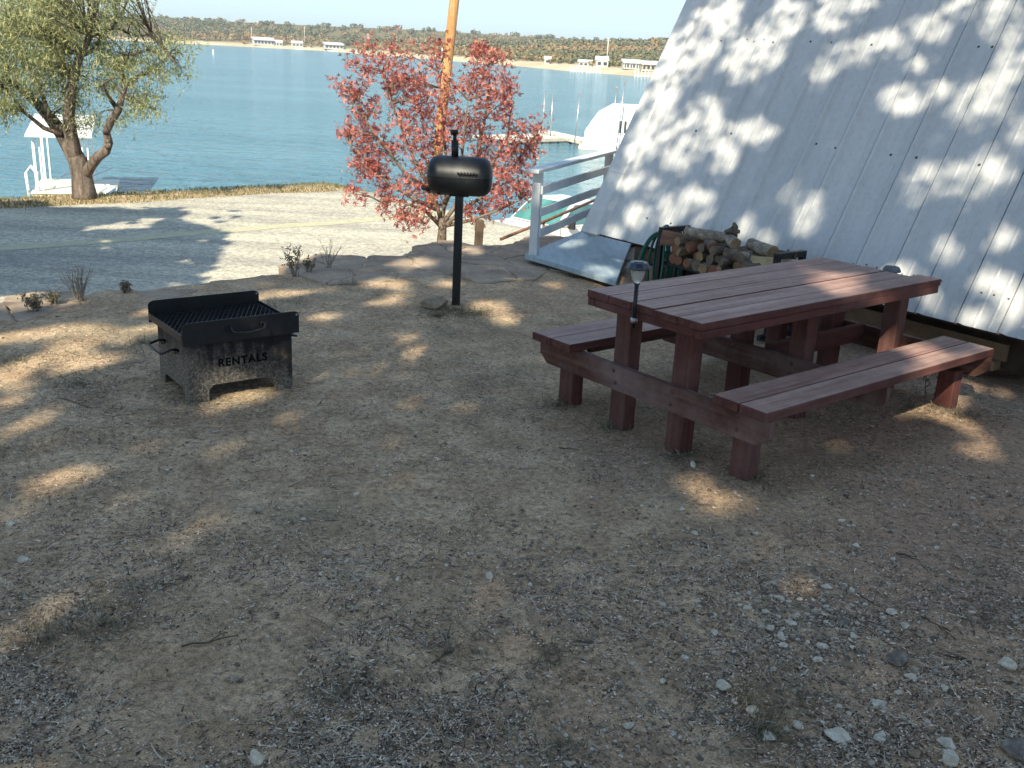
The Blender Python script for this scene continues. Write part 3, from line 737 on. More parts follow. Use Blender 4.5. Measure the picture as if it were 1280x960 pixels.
# embossed lines and the cut lettering on the front
s_ = MB()
s_.box((PW*.54, -.0068, .285), (.40, .0016, .0022)).box((PW*.47, -.0068, .175), (.33, .0016, .0022))
s_.box((.115, -.0066, .22), (.0025, .001, .33)).box((.52, -.0066, .22), (.0025, .001, .33)).build('weld_line', M_pit, pit)
def text(body, size, name, m, parent, loc, rot, ext=.0012, xs_=1., sp=1.):
    cu = bpy.data.curves.new(name, 'FONT'); cu.body = body; cu.size = size; cu.extrude = ext; cu.align_x = 'CENTER'; cu.space_character = sp; cu.offset = size*.03
    ob = bpy.data.objects.new(name, cu); me = bpy.data.meshes.new_from_object(ob); bpy.data.objects.remove(ob)
    o = link(name, me, m, parent); o.location = loc; o.rotation_euler = rot; o.scale = (xs_, 1, 1); return o
M_ink = simple('cut_out_black', (.007, .007, .007), (.013, .013, .012), 20, .9, bstr=0, spec=0.)
text('RENTALS', .066, 'lettering', M_ink, pit, (.325, -.0075, .20), (PI/2, 0, 0), xs_=1.02, sp=1.12)
# tray
rx0, rx1, ry0, ry1 = -.035, PW+.03, -.045, PD+.045; zt = PH
t = MB()
for (x, y, dx, dy) in (((rx0+rx1)/2, ry0+.012, rx1-rx0, .024), ((rx0+rx1)/2, ry1-.012, rx1-rx0, .024), (rx0+.012, (ry0+ry1)/2, .024, ry1-ry0-.048), (rx1-.012, (ry0+ry1)/2, .024, ry1-ry0-.048)):
    t.box((x, y, zt-.002), (dx, dy, .03), None, .002)
t.build('tray_frame', M_black, pit)
fw = rx1-rx0
for yy in (ry0-.004, ry1-.001):
    pl = [(0, -.035), (fw, -.035), (fw, .075), (fw-.012, .092), (fw-.035, .098), (.035, .098), (.012, .092), (0, .075)]
    MB().prism(pl, .005, Matrix.Translation((rx0, yy+.005, zt)) @ MX).build('tray_flange', M_black, pit)
for xx in (rx0-.003, rx1-.002):
    MB().box((xx+.0025, (ry0+ry1)/2, zt+.008), (.005, ry1-ry0-.012, .042)).build('tray_side', M_black, pit)
gm = MB(); x0, x1, y0, y1 = rx0+.01, rx1-.01, ry0+.01, ry1-.01; st = .030; al = math.atan2(.55, 1)
for sg in (1, -1):
    k = -40
    while k < 60:
        # line y = y0 + sg*1.75*(x - xs)
        xs_ = x0+k*st; pts_ = []
        for yv in (y0, y1):
            pts_.append((xs_+sg*(yv-y0)/1.9, yv))
        (ax, ay), (bx, by_) = pts_
        def clip(ax, ay, bx, by_):
            t0, t1 = 0., 1.; dx = bx-ax
            if abs(dx) < 1e-9: return None
            ta, tb_ = (x0-ax)/dx, (x1-ax)/dx
            if ta > tb_: ta, tb_ = tb_, ta
            t0, t1 = max(t0, ta), min(t1, tb_)
            if t0 >= t1: return None
            return (ax+dx*t0, ay+(by_-ay)*t0, ax+dx*t1, ay+(by_-ay)*t1)
        c = clip(ax, ay, bx, by_)
        if c:
            zz = zt+.018+(.0015 if sg > 0 else -.001)
            gm.tube([(c[0], c[1], zz), (c[2], c[3], zz)], .0019, 4, False, False)
        k += 1
gm.build('grate', M_handle, pit)
def barhandle(c0, c1, out, drop, name='handle', n=3):
    h = MB(); c0 = Vector(c0); c1 = Vector(c1); o_ = Vector(out); dn = Vector((0, 0, -drop))
    for s_ in range(2):
        e_ = (c1-c0).normalized()*.006*s_
        h.tube([c0, c0+o_*.35+Vector((0, 0, .012)), c0+o_*.9+dn*.2, c0+o_+dn*.7+e_+(c1-c0)*.06, (c0+c1)/2+o_+dn+e_*2+Vector((0, 0, .006*math.sin(s_*3))), c1+o_+dn*.7-e_-(c1-c0)*.06, c1+o_*.9+dn*.2, c1+o_*.35+Vector((0, 0, .012)), c1], .0072, 8)
    for q in (c0, c1): h.tube([q+o_*.15+Vector((.012*math.cos(a_*.9), 0, .014*math.sin(a_*.9))) for a_ in range(8)], .004, 6)
    return h.build(name, M_handle, pit)
barhandle((.235, ry0-.008, zt+.045), (.435, ry0-.008, zt+.05), (0, -.045, 0), .03)
barhandle((-.002, .13, .285), (-.002, .36, .285), (-.10, 0, .0), .012)
barhandle((PW+.002, .13, .285), (PW+.002, .36, .285), (.10, 0, .0), .012)
for (bx, by_) in ((rx1-.018, ry0-.0095), (rx1-.018, ry1-.0065)):
    MB().lathe([(0, 0), (.006, .001), (.0055, .004), (0, .005)], Matrix.Translation((bx, by_, zt+.078)) @ Matrix.Rotation(PI/2, 4, 'X'), 10).build('bolt', M_steel, pit)

# ------------------------------------------------------------------ post mounted smoker
gr = empty('post_grill', (-.504, 8.17, 0), math.radians(-3), 'black barrel shaped charcoal grill with a chimney on a tall steel post', 'grill')
MB().box((0, 0, .42), (.064, .064, .96), None, .004).build('post', M_black, gr)
RX = Matrix.Translation((0, 0, 1.035)) @ Matrix.Rotation(PI/2, 4, 'Y')
rb = .153; hl = .262
pr = [(0, -hl), (.06, -hl+.002), (.10, -hl+.012), (.130, -hl+.032), (.147, -hl+.062), (rb, -hl+.10), (rb, hl-.10), (.147, hl-.062), (.130, hl-.032), (.10, hl-.012), (.06, hl-.002), (0, hl)]
def halfdrum(up):
    vs = []; fs = []; n_ = 22
    for r_, z_ in pr:
        for k in range(n_+1):
            a_ = PI*k/n_+(0 if up else PI); r2 = max(r_, .0005)+(.0035 if up else 0)
            vs.append((z_, -r2*math.cos(a_), 1.035+.012+r2*math.sin(a_)+(-.001 if up else -.004)))
    for i_ in range(len(pr)-1):
        for k in range(n_): a_ = i_*(n_+1)+k; fs.append((a_, a_+1, a_+n_+2, a_+n_+1))
    return MB().add(vs, fs, True)
halfdrum(True).build('lid', M_black, gr); halfdrum(False).build('firebox', M_black, gr)
c = MB(); c.tube([(-.045, 0, 1.18), (-.050, 0, 1.325)], .029, 18); c.build('chimney', M_black, gr)
c = MB(); c.tube([(-.052, 0, 1.32), (-.053, 0, 1.372)], .013, 10)
c.tube([(-.052, -.012, 1.37), (-.057, -.004, 1.40)], [.030, .034], 16); c.tube([(-.085, -.012, 1.385), (-.03, -.012, 1.395)], .011, 8); c.build('chimney_cap', M_black, gr)
h = MB(); pts_ = []
for k in range(40): a_ = k/39; pts_.append((.0+.15*a_, -.165-.010*abs(math.sin(a_*19))-.004, 1.085+.008*math.sin(a_*38)))
h.tube(pts_, .0055, 7); h.tube([(.005, -.13, 1.085), (.0, -.172, 1.085)], .006, 7); h.tube([(.15, -.13, 1.085), (.15, -.172, 1.085)], .006, 7)
h.build('lid_handle', M_handle, gr)
h = MB(); h.tube([(-.20, -.02, .935), (-.245, -.05, .925), (-.295, -.05, .93), (-.305, -.03, .94), (-.29, -.01, .93), (-.2, .0, .925)], .008, 8); h.tube([(-.2, -.03, .93), (-.15, -.07, .915)], .02, 8); h.build('damper_handle', M_handle, gr)
MB().box((0, 0, .892), (.16, .1, .012), None, .002).build('mount_plate', M_black, gr)

# ------------------------------------------------------------------ generic rocks
def rock(name, loc, size, m, label=None, cat='stone', group=None, flat=.6, seed=None, rz=None, ang=.42):
    sd = random.random()*100 if seed is None else seed
    import bmesh as bmm
    bm = bmm.new(); bmm.ops.create_icosphere(bm, subdivisions=3 if size > .05 else 2, radius=1)
    cuts = [Vector((random.gauss(0, 1), random.gauss(0, 1), random.gauss(0, .8))).normalized() for _ in range(7)]
    for v in bm.verts:
        p = v.co.copy()
        for c_ in cuts:
            dd = p.dot(c_)-(1-ang)
            if dd > 0: p -= c_*dd*.92
        p *= 1+.16*noise.noise(p*1.7+Vector((sd, 0, 0)))+.06*noise.noise(p*5+Vector((sd, 0, 0)))
        v.co = p
    e1 = random.uniform(.62, .95)
    bmm.ops.scale(bm, vec=(size/2, size/2*e1, size/2*flat), verts=bm.verts)
    me = bpy.data.meshes.new(name); bm.to_mesh(me); bm.free()
    if size > .022: me.polygons.foreach_set('use_smooth', [False]*len(me.polygons))
    o = link(name, me, m); o.location = loc; o.rotation_euler = (random.uniform(-.25, .25), random.uniform(-.25, .25), random.uniform(0, 6.28) if rz is None else rz)
    return tag(o, label, cat, group)
def gxy(px, py): p = at(px, py, 0); return p.x, p.y
rock('footing_stone', (-.69, 8.06, .012), .34, M_rstone, 'flat reddish stone at the foot of the black grill post', 'stone', None, .25, rz=.1)
BIG = [(904, 862, .060, M_stone, 'rounded pale stone on the bare dirt, upper left of the dry grass clump', .7),
       (1257, 831, .078, M_stone, 'smooth grey stone beside the right edge of the photo', .65),
       (1118, 825, .100, M_dstone, 'long dark charred looking stone on the right dirt', .45),
       (1056, 777, .062, M_dstone, 'dark angular stone in the middle of the white pebble pile', .6),
       (974, 745, .058, M_stone, 'pale broken stone at the top left of the white pebble pile', .4),
       (1097, 877, .062, M_stone, 'flat white triangular stone chip low on the right', .3),
       (962, 921, .070, M_stone, 'blue white flat stone in the dry grass clump at the bottom', .35),
       (998, 908, .042, M_stone, 'upright white stone chip beside the dry grass clump', .6),
       (1047, 919, .095, M_stone, 'wide flat grey slab stone half sunk in the dirt at the bottom right', .25),
       (1101, 920, .062, M_stone, 'pale tan flat stone right of the wide grey slab stone', .35),
       (1184, 932, .070, M_stone, 'white wedge shaped stone touching a rounder stone at the bottom right', .5),
       (1187, 953, .085, M_stone, 'round light grey stone cut off by the bottom edge', .7),
       (1268, 945, .11, M_dstone, 'grey angular stone in the bottom right corner', .45),
       (320, 945, .062, M_stone, 'pale lumpy stone at the bottom left of the yard', .9),
       (785, 908, .046, M_stone, 'single pale stone at the bottom, left of the dry grass clump', .7),
       (833, 938, .045, M_rstone, 'tan stone at the bottom just right of the single pale stone', .7),
       (29, 692, .050, M_stone, 'lower of two pale stones at the far left edge of the yard', .6),
       (13, 650, .050, M_stone, 'upper of two pale stones at the far left edge of the yard', .6),
       (868, 575, .055, M_stone, 'small white stone at the foot of the near table leg', .5),
       (892, 768, .048, M_stone, 'flat white stone chip left of the pebble pile', .35),
       (848, 858, .052, M_rstone, 'brown stone lying left of the rounded pale stone', .45),
       (433, 697, .034, M_stone, 'small round pale stone beside two dry oak leaves', .8),
       (378, 522, .030, M_stone, 'tiny white stone right in front of the fire pit', .8),
       (209, 585, .030, M_stone, 'small pale stone alone on the shaded dirt left of centre', .7),
       (630, 702, .030, M_dstone, 'small dark stone in the middle of the yard', .6),
       (1140, 848, .055, M_stone, 'flat white stone just right of the dark charred looking stone', .3),
       (1180, 860, .045, M_stone, 'long thin white stone chip between the charred stone and the right edge', .3),
       (1060, 822, .028, M_dstone, 'little dark clod left of the charred looking stone', .7)]
for px, py, sz, m_, lab, fl_ in BIG:
    x, y = gxy(px, py); rock('stone', (x, y, gz(x, y)+sz*fl_*.22), sz, m_, lab, 'stone', None, fl_)
spots = []
for _ in range(150):
    r_ = random.random()
    if r_ < .42: px, py = random.gauss(1020, 60), random.gauss(778, 26)
    elif r_ < .8: px, py = random.uniform(820, 1279), random.uniform(640, 955)
    else: px, py = random.uniform(300, 1270), random.uniform(560, 950)
    if not (2 < px < 1278 and py < 958): continue
    if px < 1000 and py < 610 and px > 680: continue
    spots.append((px, py))
for px, py in spots:
    x, y = gxy(px, py); sz = random.choice((.018, .022, .026, .032, .04)) if random.random() < .85 else .05
    m_ = random.choice((M_stone, M_stone, M_rstone, M_stone, M_rstone))
    rock('pebble', (x, y, gz(x, y)+sz*.12), sz, m_, 'small loose limestone pebble on the bare dirt', 'pebble', 'small pebbles scattered over the yard', random.uniform(.35, .75))

# ------------------------------------------------------------------ gravel, litter, dry grass on the yard (uncountable)
def gravel(n, size, fpos, name, label_m):
    import bmesh as bmm
    bm = bmm.new(); bmm.ops.create_icosphere(bm, subdivisions=1, radius=1); bv = np.array([v.co[:] for v in bm.verts]); bf = np.array([[v.index for v in f.verts] for f in bm.faces]); bm.free()
    xs_, ys_ = fpos(n); n = len(xs_)
    s = size[0]*np.exp(rng.normal(size=n)*size[1]); s = np.minimum(s, size[0]*3)
    sc_ = np.stack([s*rng.uniform(.7, 1.3, n), s*rng.uniform(.6, 1.0, n), s*rng.uniform(.3, .7, n)], 1)
    a_ = rng.uniform(0, 6.28, n); V = bv[None]*sc_[:, None, :]*(1+rng.normal(size=(n, len(bv), 1))*.14)
    ca, sa = np.cos(a_)[:, None], np.sin(a_)[:, None]
    X_ = V[..., 0]*ca-V[..., 1]*sa+xs_[:, None]; Y_ = V[..., 0]*sa+V[..., 1]*ca+ys_[:, None]
    Z_ = V[..., 2]+(gzn(xs_, ys_)+sc_[:, 2]*.25)[:, None]
    VV = np.stack([X_, Y_, Z_], -1).reshape(-1, 3); FF = (bf[None]+(np.arange(n)*len(bv))[:, None, None]).reshape(-1, 3)
    return tag(np_mesh(name, VV, FF, label_m), kind='stuff')
def px_samples(n, x0, x1, y0, y1, pw=1.):
    px = rng.uniform(x0, x1, n); py = y0+(y1-y0)*rng.random(n)**pw
    out = np.array([gxy(a, b) for a, b in zip(px, py)]); return out[:, 0], out[:, 1]
def yard_ok(x, y):
    t, n = tn(x, y); return n < nlow(t)+.05
def gpos(n):
    x1_, y1_ = px_samples(n, 640, 1500, 560, 1060); x2_, y2_ = px_samples(n//2, -300, 1400, 330, 1060)
    c = np.array([gxy(a, b) for a, b in zip(rng.normal(1010, 55, n//6), rng.normal(775, 28, n//6))])
    x = np.concatenate([x1_, x2_, c[:, 0]]); y = np.concatenate([y1_, y2_, c[:, 1]])
    w = np.array([noise.noise(Vector((a*1.6, b*1.6, 7))) for a, b in zip(x, y)]); k = (w+rng.normal(size=len(x))*.25 > -.05) & yard_ok(x, y); k[-(n//6):] = True
    return x[k], y[k]
gravel(12500, (.0048, .48), gpos, 'gravel', M_gravel)
def blades(n, fpos, ln, wd, zup, name, m, dens=None, droop=.3, lift=0):
    x, y = fpos(n); n = len(x); z = gzn(x, y)+.002+lift
    a_ = rng.uniform(0, 6.28, n)+.0; el = np.abs(rng.normal(size=n))*zup
    l = ln*np.exp(rng.normal(size=n)*.5)/2
    D = np.stack([np.cos(a_)*np.cos(el), np.sin(a_)*np.cos(el), np.sin(el)], 1)
    Sd = unit(np.cross(D, np.array([0, 0, 1.])+rdir(n)*.5))
    w_ = (wd*rng.uniform(.5, 1.5, n)/2)[:, None]
    C_ = np.stack([x, y, z], 1)+D*np.sin(el)[:, None]*l[:, None]
    bend = rdir(n)*l[:, None]*.25
    p0 = C_-D*l[:, None]; p1 = C_+bend*np.array([1, 1, .3]); p1[:, 2] = np.maximum(p1[:, 2], z); p2 = C_+D*l[:, None]
    V = np.stack([p0-Sd*w_, p0+Sd*w_, p1+Sd*w_, p1-Sd*w_, p2+Sd*w_*.5, p2-Sd*w_*.5], 1).reshape(-1, 3)
    b = (np.arange(n)*6)[:, None]; FF = np.concatenate([b+np.array([0, 1, 2, 3]), b+np.array([3, 2, 4, 5])], 1).reshape(-1, 4)
    return tag(np_mesh(name, V, FF, m), kind='stuff')
def lpos(n):
    x1_, y1_ = px_samples(int(n*.78), -380, 1560, 400, 1080, .85); x2_, y2_ = px_samples(int(n*.22), -250, 1400, 330, 520)
    x = np.concatenate([x1_, x2_]); y = np.concatenate([y1_, y2_])
    w = np.array([noise.fractal(Vector((a*1.5, b*1.5, 17)), .7, 2., 4) for a, b in zip(x, y)])
    k = (w+rng.normal(size=len(x))*.28 > -.08) & yard_ok(x, y)
    return x[k], y[k]
blades(185000, lpos, .020, .0020, .16, 'litter', M_litter)
blades(14000, lpos, .048, .0024, .12, 'straw', M_litter, lift=.003)
M_chip = leafmat('bark_chips', [(0, (.02, .015, .011)), (.42, (.07, .05, .038)), (.5, (.42, .33, .25)), (.75, (.70, .58, .46)), (1, (.88, .78, .66))], 0, .9)
blades(140000, lpos, .0075, .0042, .12, 'litter', M_chip, lift=.002)
def cl(cx, cy, r, k):
    a_ = rng.uniform(0, 6.28, k); q = np.abs(rng.normal(size=k))*r; return cx+q*np.cos(a_), cy+q*np.sin(a_)
def tpos_factory(spots_):
    def f(n):
        xs_, ys_ = [], []
        for (px, py, r, k) in spots_:
            c = gxy(px, py); a, b = cl(c[0], c[1], r, k); xs_.append(a); ys_.append(b)
        return np.concatenate(xs_), np.concatenate(ys_)
    return f
GT = [(570, 385, .16, 900), (600, 390, .12, 400), (545, 392, .14, 500), (765, 525, .10, 420), (850, 562, .11, 500), (945, 590, .11, 500), (700, 500, .10, 380), (1200, 515, .12, 500), (1140, 505, .22, 900),
      (960, 915, .10, 500), (935, 880, .13, 400), (740, 345, .25, 700), (690, 820, .14, 260), (560, 810, .2, 320), (430, 860, .22, 420), (700, 930, .2, 420), (130, 770, .22, 500), (60, 790, .2, 500), (40, 560, .2, 300), (100, 480, .3, 600),
      (245, 505, .12, 120), (1000, 870, .12, 200), (1230, 770, .2, 200), (860, 520, .3, 500), (1060, 500, .3, 500), (20, 450, .3, 700), (180, 430, .3, 500), (330, 380, .3, 500), (440, 350, .3, 600)]
blades(1, tpos_factory(GT), .035, .0028, .55, 'grass', M_drygrass)

# dry oak leaves and twigs lying about
def oak_leaf(px, py, sz, label, m):
    x, y = gxy(px, py); k = 9; out = []
    for i_ in range(2*k):
        a_ = PI*2*i_/(2*k); r_ = sz/2*(1. if i_ % 2 == 0 else .45)*(1-.35*abs(math.sin(a_)))
        out.append((r_*math.cos(a_), r_*math.sin(a_), .006+.25*abs(r_*math.sin(a_))+random.uniform(0, .004)))
    b = MB(); n_ = len(out); b.add([(0, 0, .004)]+out, [(0, 1+i_, 1+(i_+1) % n_) for i_ in range(n_)])
    b.add([(0, 0, .002)]+[(p[0], p[1], p[2]-.0015) for p in out], [(0, 1+(i_+1) % n_, 1+i_) for i_ in range(n_)])
    b.tube([(sz*.45, 0, .008), (sz*.75, .004, .004)], .0012, 5)
    o = b.build('oak_leaf', m); o.location = (x, y, gz(x, y)+.003); o.rotation_euler = (random.uniform(-.2, .2), random.uniform(-.2, .2), random.uniform(0, 6)); tag(o, label, 'fallen leaf')
M_dl = simple('dead_leaf', (.36, .29, .23), (.5, .42, .34), 20, .7); M_dl2 = simple('dark_dead_leaf', (.10, .075, .055), (.17, .13, .10), 20, .7)
for a in [(408, 687, .07, 'pale star shaped oak leaf left of the small round stone', M_dl), (446, 699, .05, 'small pale curled leaf right of the small round stone', M_dl), (230, 719, .065, 'dark lobed oak leaf left of centre above the long stick', M_dl2),
          (292, 843, .055, 'greyish lobed leaf below the long dark stick', M_dl), (322, 637, .05, 'pale leaf on the shaded dirt below the fire pit', M_dl), (208, 515, .05, 'small curled leaf left of the fire pit front corner', M_dl), (90, 860, .05, 'dull leaf near the lower left edge', M_dl2),
          (735, 805, .06, 'dark curled leaf on the dirt in the lower middle', M_dl2), (590, 900, .05, 'brown leaf low in the middle', M_dl2)]: oak_leaf(*a)
M_twig = simple('twig_bark', (.05, .04, .033), (.10, .08, .065), 50, .9); M_twig2 = simple('bleached_twig', (.25, .21, .17), (.36, .32, .26), 50, .9)
def twig(p0, p1, r, label, m, fork=True):
    x0, y0 = gxy(*p0); x1, y1 = gxy(*p1); n_ = 7; pts_ = []
    for k in range(n_):
        s = k/(n_-1); x = x0+(x1-x0)*s; y = y0+(y1-y0)*s; q = math.hypot(x1-x0, y1-y0)
        pts_.append(Vector((x+random.uniform(-.03, .03)*q, y+random.uniform(-.03, .03)*q, gz(x, y)+r*1.1+random.uniform(0, .006))))
    b = MB().tube(pts_, [r*(1-.55*k/(n_-1)) for k in range(n_)], 6)
    if fork: q = pts_[4]; b.tube([pts_[3], q+Vector((random.uniform(-.03, .03), random.uniform(-.03, .03), .008)), q+Vector((random.uniform(-.06, .06), random.uniform(.0, .05), .012))], r*.5, 5)
    tag(b.build('twig', m), label, 'twig')
for a in [((228, 803), (297, 789), .0038, 'long dark stick lying on the grass litter at lower left', M_twig), ((540, 824), (578, 803), .003, 'dark twig in the lower middle with a pale twig beside it', M_twig),
          ((557, 788), (561, 812), .0025, 'short bleached twig touching the dark twig in the lower middle', M_twig2), ((1120, 688), (1150, 698), .004, 'dark twig on the dirt right of centre below the bench', M_twig),
          ((1072, 738), (1100, 757), .0028, 'thin curved twig above the white pebble pile', M_twig), ((1180, 818), (1215, 826), .0035, 'dark twig near the grey stone at right', M_twig),
          ((495, 884), (525, 887), .004, 'bleached stick low in the middle left', M_twig2), ((1150, 768), (1195, 795), .003, 'long thin twig right of the pebble pile', M_twig),
          ((700, 555), (722, 558), .003, 'short dark twig left of the near table leg', M_twig), ((130, 585), (155, 600), .003, 'thin twig on the left in a patch of light', M_twig2),
          ((620, 860), (640, 835), .0022, 'short thin twig in the lower middle of the litter', M_twig), ((75, 500), (120, 512), .003, 'thin twig lying in the sunlit grass at left', M_twig)]: twig(*a)

# ------------------------------------------------------------------ firewood rack, logs, hose
def rk(u, w, z): return Vector((O3.x, O3.y, 0))+E3*u+NH*w+Vector((0, 0, z))
rack0 = rk(2.1, -.33, 0)
rack = empty('firewood_rack', rack0, 0, 'black steel firewood rack standing between the picnic table and the roof', 'firewood rack')
def rkl(u, w, z): return rk(u, w, z)-rack0
for u in (1.52, 2.74):
    m = MB(); 
    for w in (-.50, -.20): m.box(rkl(u, w, .32), (.045, .045, .66), RE, .003)
    m.box(rkl(u, -.35, .65), (.045, .345, .045), RE, .003)
    m.build('end_frame', M_black, rack)
    m = MB(); m.box(rkl(u, -.35, .02), (.04, .5, .04), RE, .003).build('foot', M_black, rack)
for w in (-.46, -.24): MB().box(rkl(2.13, w, .375), (1.2, .035, .035), RE, .003).build('rail', M_black, rack)
m = MB()
for w in (-.46, -.24):
    m.tube([rkl(1.54, w, .05), rkl(1.95, w, .36)], .008, 6).tube([rkl(1.62, w, .05), rkl(2.03, w, .36)], .008, 6)
m.build('brace', M_black, rack)
rzl = math.atan2(NH.y, NH.x)-PI/2
def log(u, w, z, r, ln, end=M_end1, bark=M_logbark, rz=rzl, tilt=0., split=False, label=None, group='firewood logs stacked on the black rack', roll=None):
    n_ = 14; vs = []; fs = []; sd = random.random()*90; k_ = 7
    for i_ in range(k_+1):
        y = -ln/2+ln*i_/k_
        for k in range(n_):
            a_ = 2*PI*k/n_; rr = r*(1+.26*noise.noise(Vector((math.cos(a_)*1.2+sd, math.sin(a_)*1.2, y*5)))+.06*noise.noise(Vector((math.cos(a_)*4+sd, math.sin(a_)*4, y*14))))
            x, z_ = rr*math.cos(a_), rr*math.sin(a_)
            if split: z_ = min(z_, -.05*r+.12*r*noise.noise(Vector((x*30, y*9, sd)))); z_ += r*.45
            vs.append((x+.012*math.sin(y*9+sd), y, z_))
    b = MB(); b.add(vs, [(i_*n_+k, i_*n_+(k+1) % n_, (i_+1)*n_+(k+1) % n_, (i_+1)*n_+k) for i_ in range(k_) for k in range(n_)], not split)
    if split:
        for q in range(len(b.f)):
            f_ = b.f[q]; 
            if sum(vs[j][2] for j in f_)/4 > r*.33: b.mi[q] = 1
    b.cm = 1; b.add(vs[:n_], [list(range(n_))]); b.add(vs[-n_:], [list(range(n_))[::-1]])
    o = b.build('firewood_log', [bark, end]); o.location = rk(u+.055, w, z); o.rotation_euler = (tilt, random.uniform(0, 6.28) if roll is None else roll, rz+random.uniform(-.16, .16))
    return tag(o, label or 'short bark covered firewood log lying crosswise inside the stack', 'firewood log', group if not label else None)
ends = [M_end2, M_end2, M_end2, M_end3, M_end1, M_end2, M_end1, M_end2, M_end3, M_end1, M_end3]
labs0 = {2: 'rusty red cut log end low on the left of the stack', 6: 'log with a pale ringed end in the middle of the bottom row'}
us = np.linspace(1.64, 2.66, 12)
for k, u in enumerate(us):
    log(u+random.uniform(-.01, .01), -.35+random.uniform(-.03, .03), .395+.042, random.uniform(.037, .046), random.uniform(.36, .44), ends[k % 10], random.choice((M_logbark, M_logbark2)), label=labs0.get(k))
for k, u in enumerate(np.linspace(1.68, 2.50, 10)):
    log(u, -.35+random.uniform(-.04, .04), .515+random.uniform(-.012, .012), random.uniform(.034, .047), random.uniform(.36, .44), random.choice((M_end1, M_end2, M_end3, M_end3)), random.choice((M_logbark, M_logbark2)), label='log with a bright ringed end projecting from the second row of the stack' if k == 3 else None, split=k in (1, 6))
for k, u in enumerate((1.72, 1.82, 1.94, 2.12, 2.22, 2.34)):
    log(u, -.36+random.uniform(-.04, .04), .588+random.uniform(-.01, .014), random.uniform(.034, .045), random.uniform(.34, .40), random.choice((M_end1, M_end2, M_end3, M_end3)), random.choice((M_logbark, M_logbark2)), split=k == 1)
re_ = rzl+PI/2
log(1.88, -.42, .672, .044, .34, M_end1, M_logbark, re_+.25, .05, label='knobby pale birch like log lying lengthwise on top of the stack at left')
log(2.14, -.40, .675, .043, .26, M_end1, M_logbark, re_-.5, -.08, label='stubby grey log lying aslant on top of the middle of the stack')
log(2.42, -.36, .655, .048, .30, M_end1, M_logbark, re_-.2, -.03, label='thick grey barked log lying lengthwise on top of the stack at right')
log(2.60, -.33, .645, .026, .22, M_end2, M_logbark2, re_+.1, .05, label='thin round branch piece on top of the stack at its right end')
log(2.57, -.44, .535, .075, .34, M_split, M_split, re_+.05, .0, split=True, roll=-.9, label='wide pale split log showing its fresh wood face at the right end of the stack')
log(1.60, -.43, .565, .062, .30, M_splitr, M_logbark, re_+.6, .3, split=True, roll=-1.2, label='upright grey split wedge leaning at the left end of the stack')
log(1.98, -.46, .60, .045, .20, M_end2, M_logbark2, re_-.9, .2, label='short dark log chunk lying aslant in the middle of the stack face')
log(2.28, -.47, .585, .05, .22, M_end1, M_logbark2, re_+.4, -.1, label='dark mottled log chunk lying aslant in the right half of the stack face')
st = MB(); st.tube([(0, 0, 0), (.01, .02, .03), (.02, .0, .07), (.005, .0, .10)], [.05, .042, .024, .012], 9).tube([(-.055, 0, .02), (.0, .01, .035), (.06, -.01, .03)], [.018, .03, .014], 8)
o = st.build('wood_knot', M_logbark2); o.location = rk(2.19, -.40, .712); tag(o, 'knotty gnarled wood stub standing on the very top of the log stack', 'wood knot')
hs = MB()
for k in range(9):
    w0 = -.50+.026*k+random.uniform(-.008, .008); zc = .27+random.uniform(-.03, .02); rz_ = .40-abs(k-4)*.004+random.uniform(-.035, .012); ru = .27+random.uniform(-.07, .05); pts_ = []
    for q in range(44):
        a_ = 2*PI*q/44; c_ = math.cos(a_); uu_ = 1.50+(.065 if c_ > 0 else ru)*c_*(1 if c_ > 0 else (.75+.3*max(0, -math.sin(a_-.6))))
        p_ = rk(uu_, w0+.03*math.sin(a_+k), max(zc+rz_*math.sin(a_), .02)); pts_.append(p_)
    hs.tube(pts_, .0115, 9, False, True, True)
hs.tube([rk(1.3, -.5, .10), rk(1.25, -.52, .04), rk(1.15, -.6, .02), rk(1.1, -.75, .015)], .0115, 8)
tag(hs.build('garden_hose', M_hose), 'coiled dark green garden hose hung over the left end of the firewood rack', 'garden hose')

# ------------------------------------------------------------------ tree tools
def sm_path(a, b, bow, k=6, wob=.06):
    a = Vector(a); b = Vector(b); L_ = (b-a).length; out = []
    side = Vector((random.gauss(0, 1), random.gauss(0, 1), 0)).normalized()*L_*wob
    for i_ in range(k+1):
        s = i_/k; out.append(a.lerp(b, s)+Vector((0, 0, bow*4*s*(1-s)))+side*math.sin(s*PI)+Vector((random.uniform(-1, 1), random.uniform(-1, 1), random.uniform(-1, 1)))*L_*wob*.25*(0 < i_ < k))
    return out
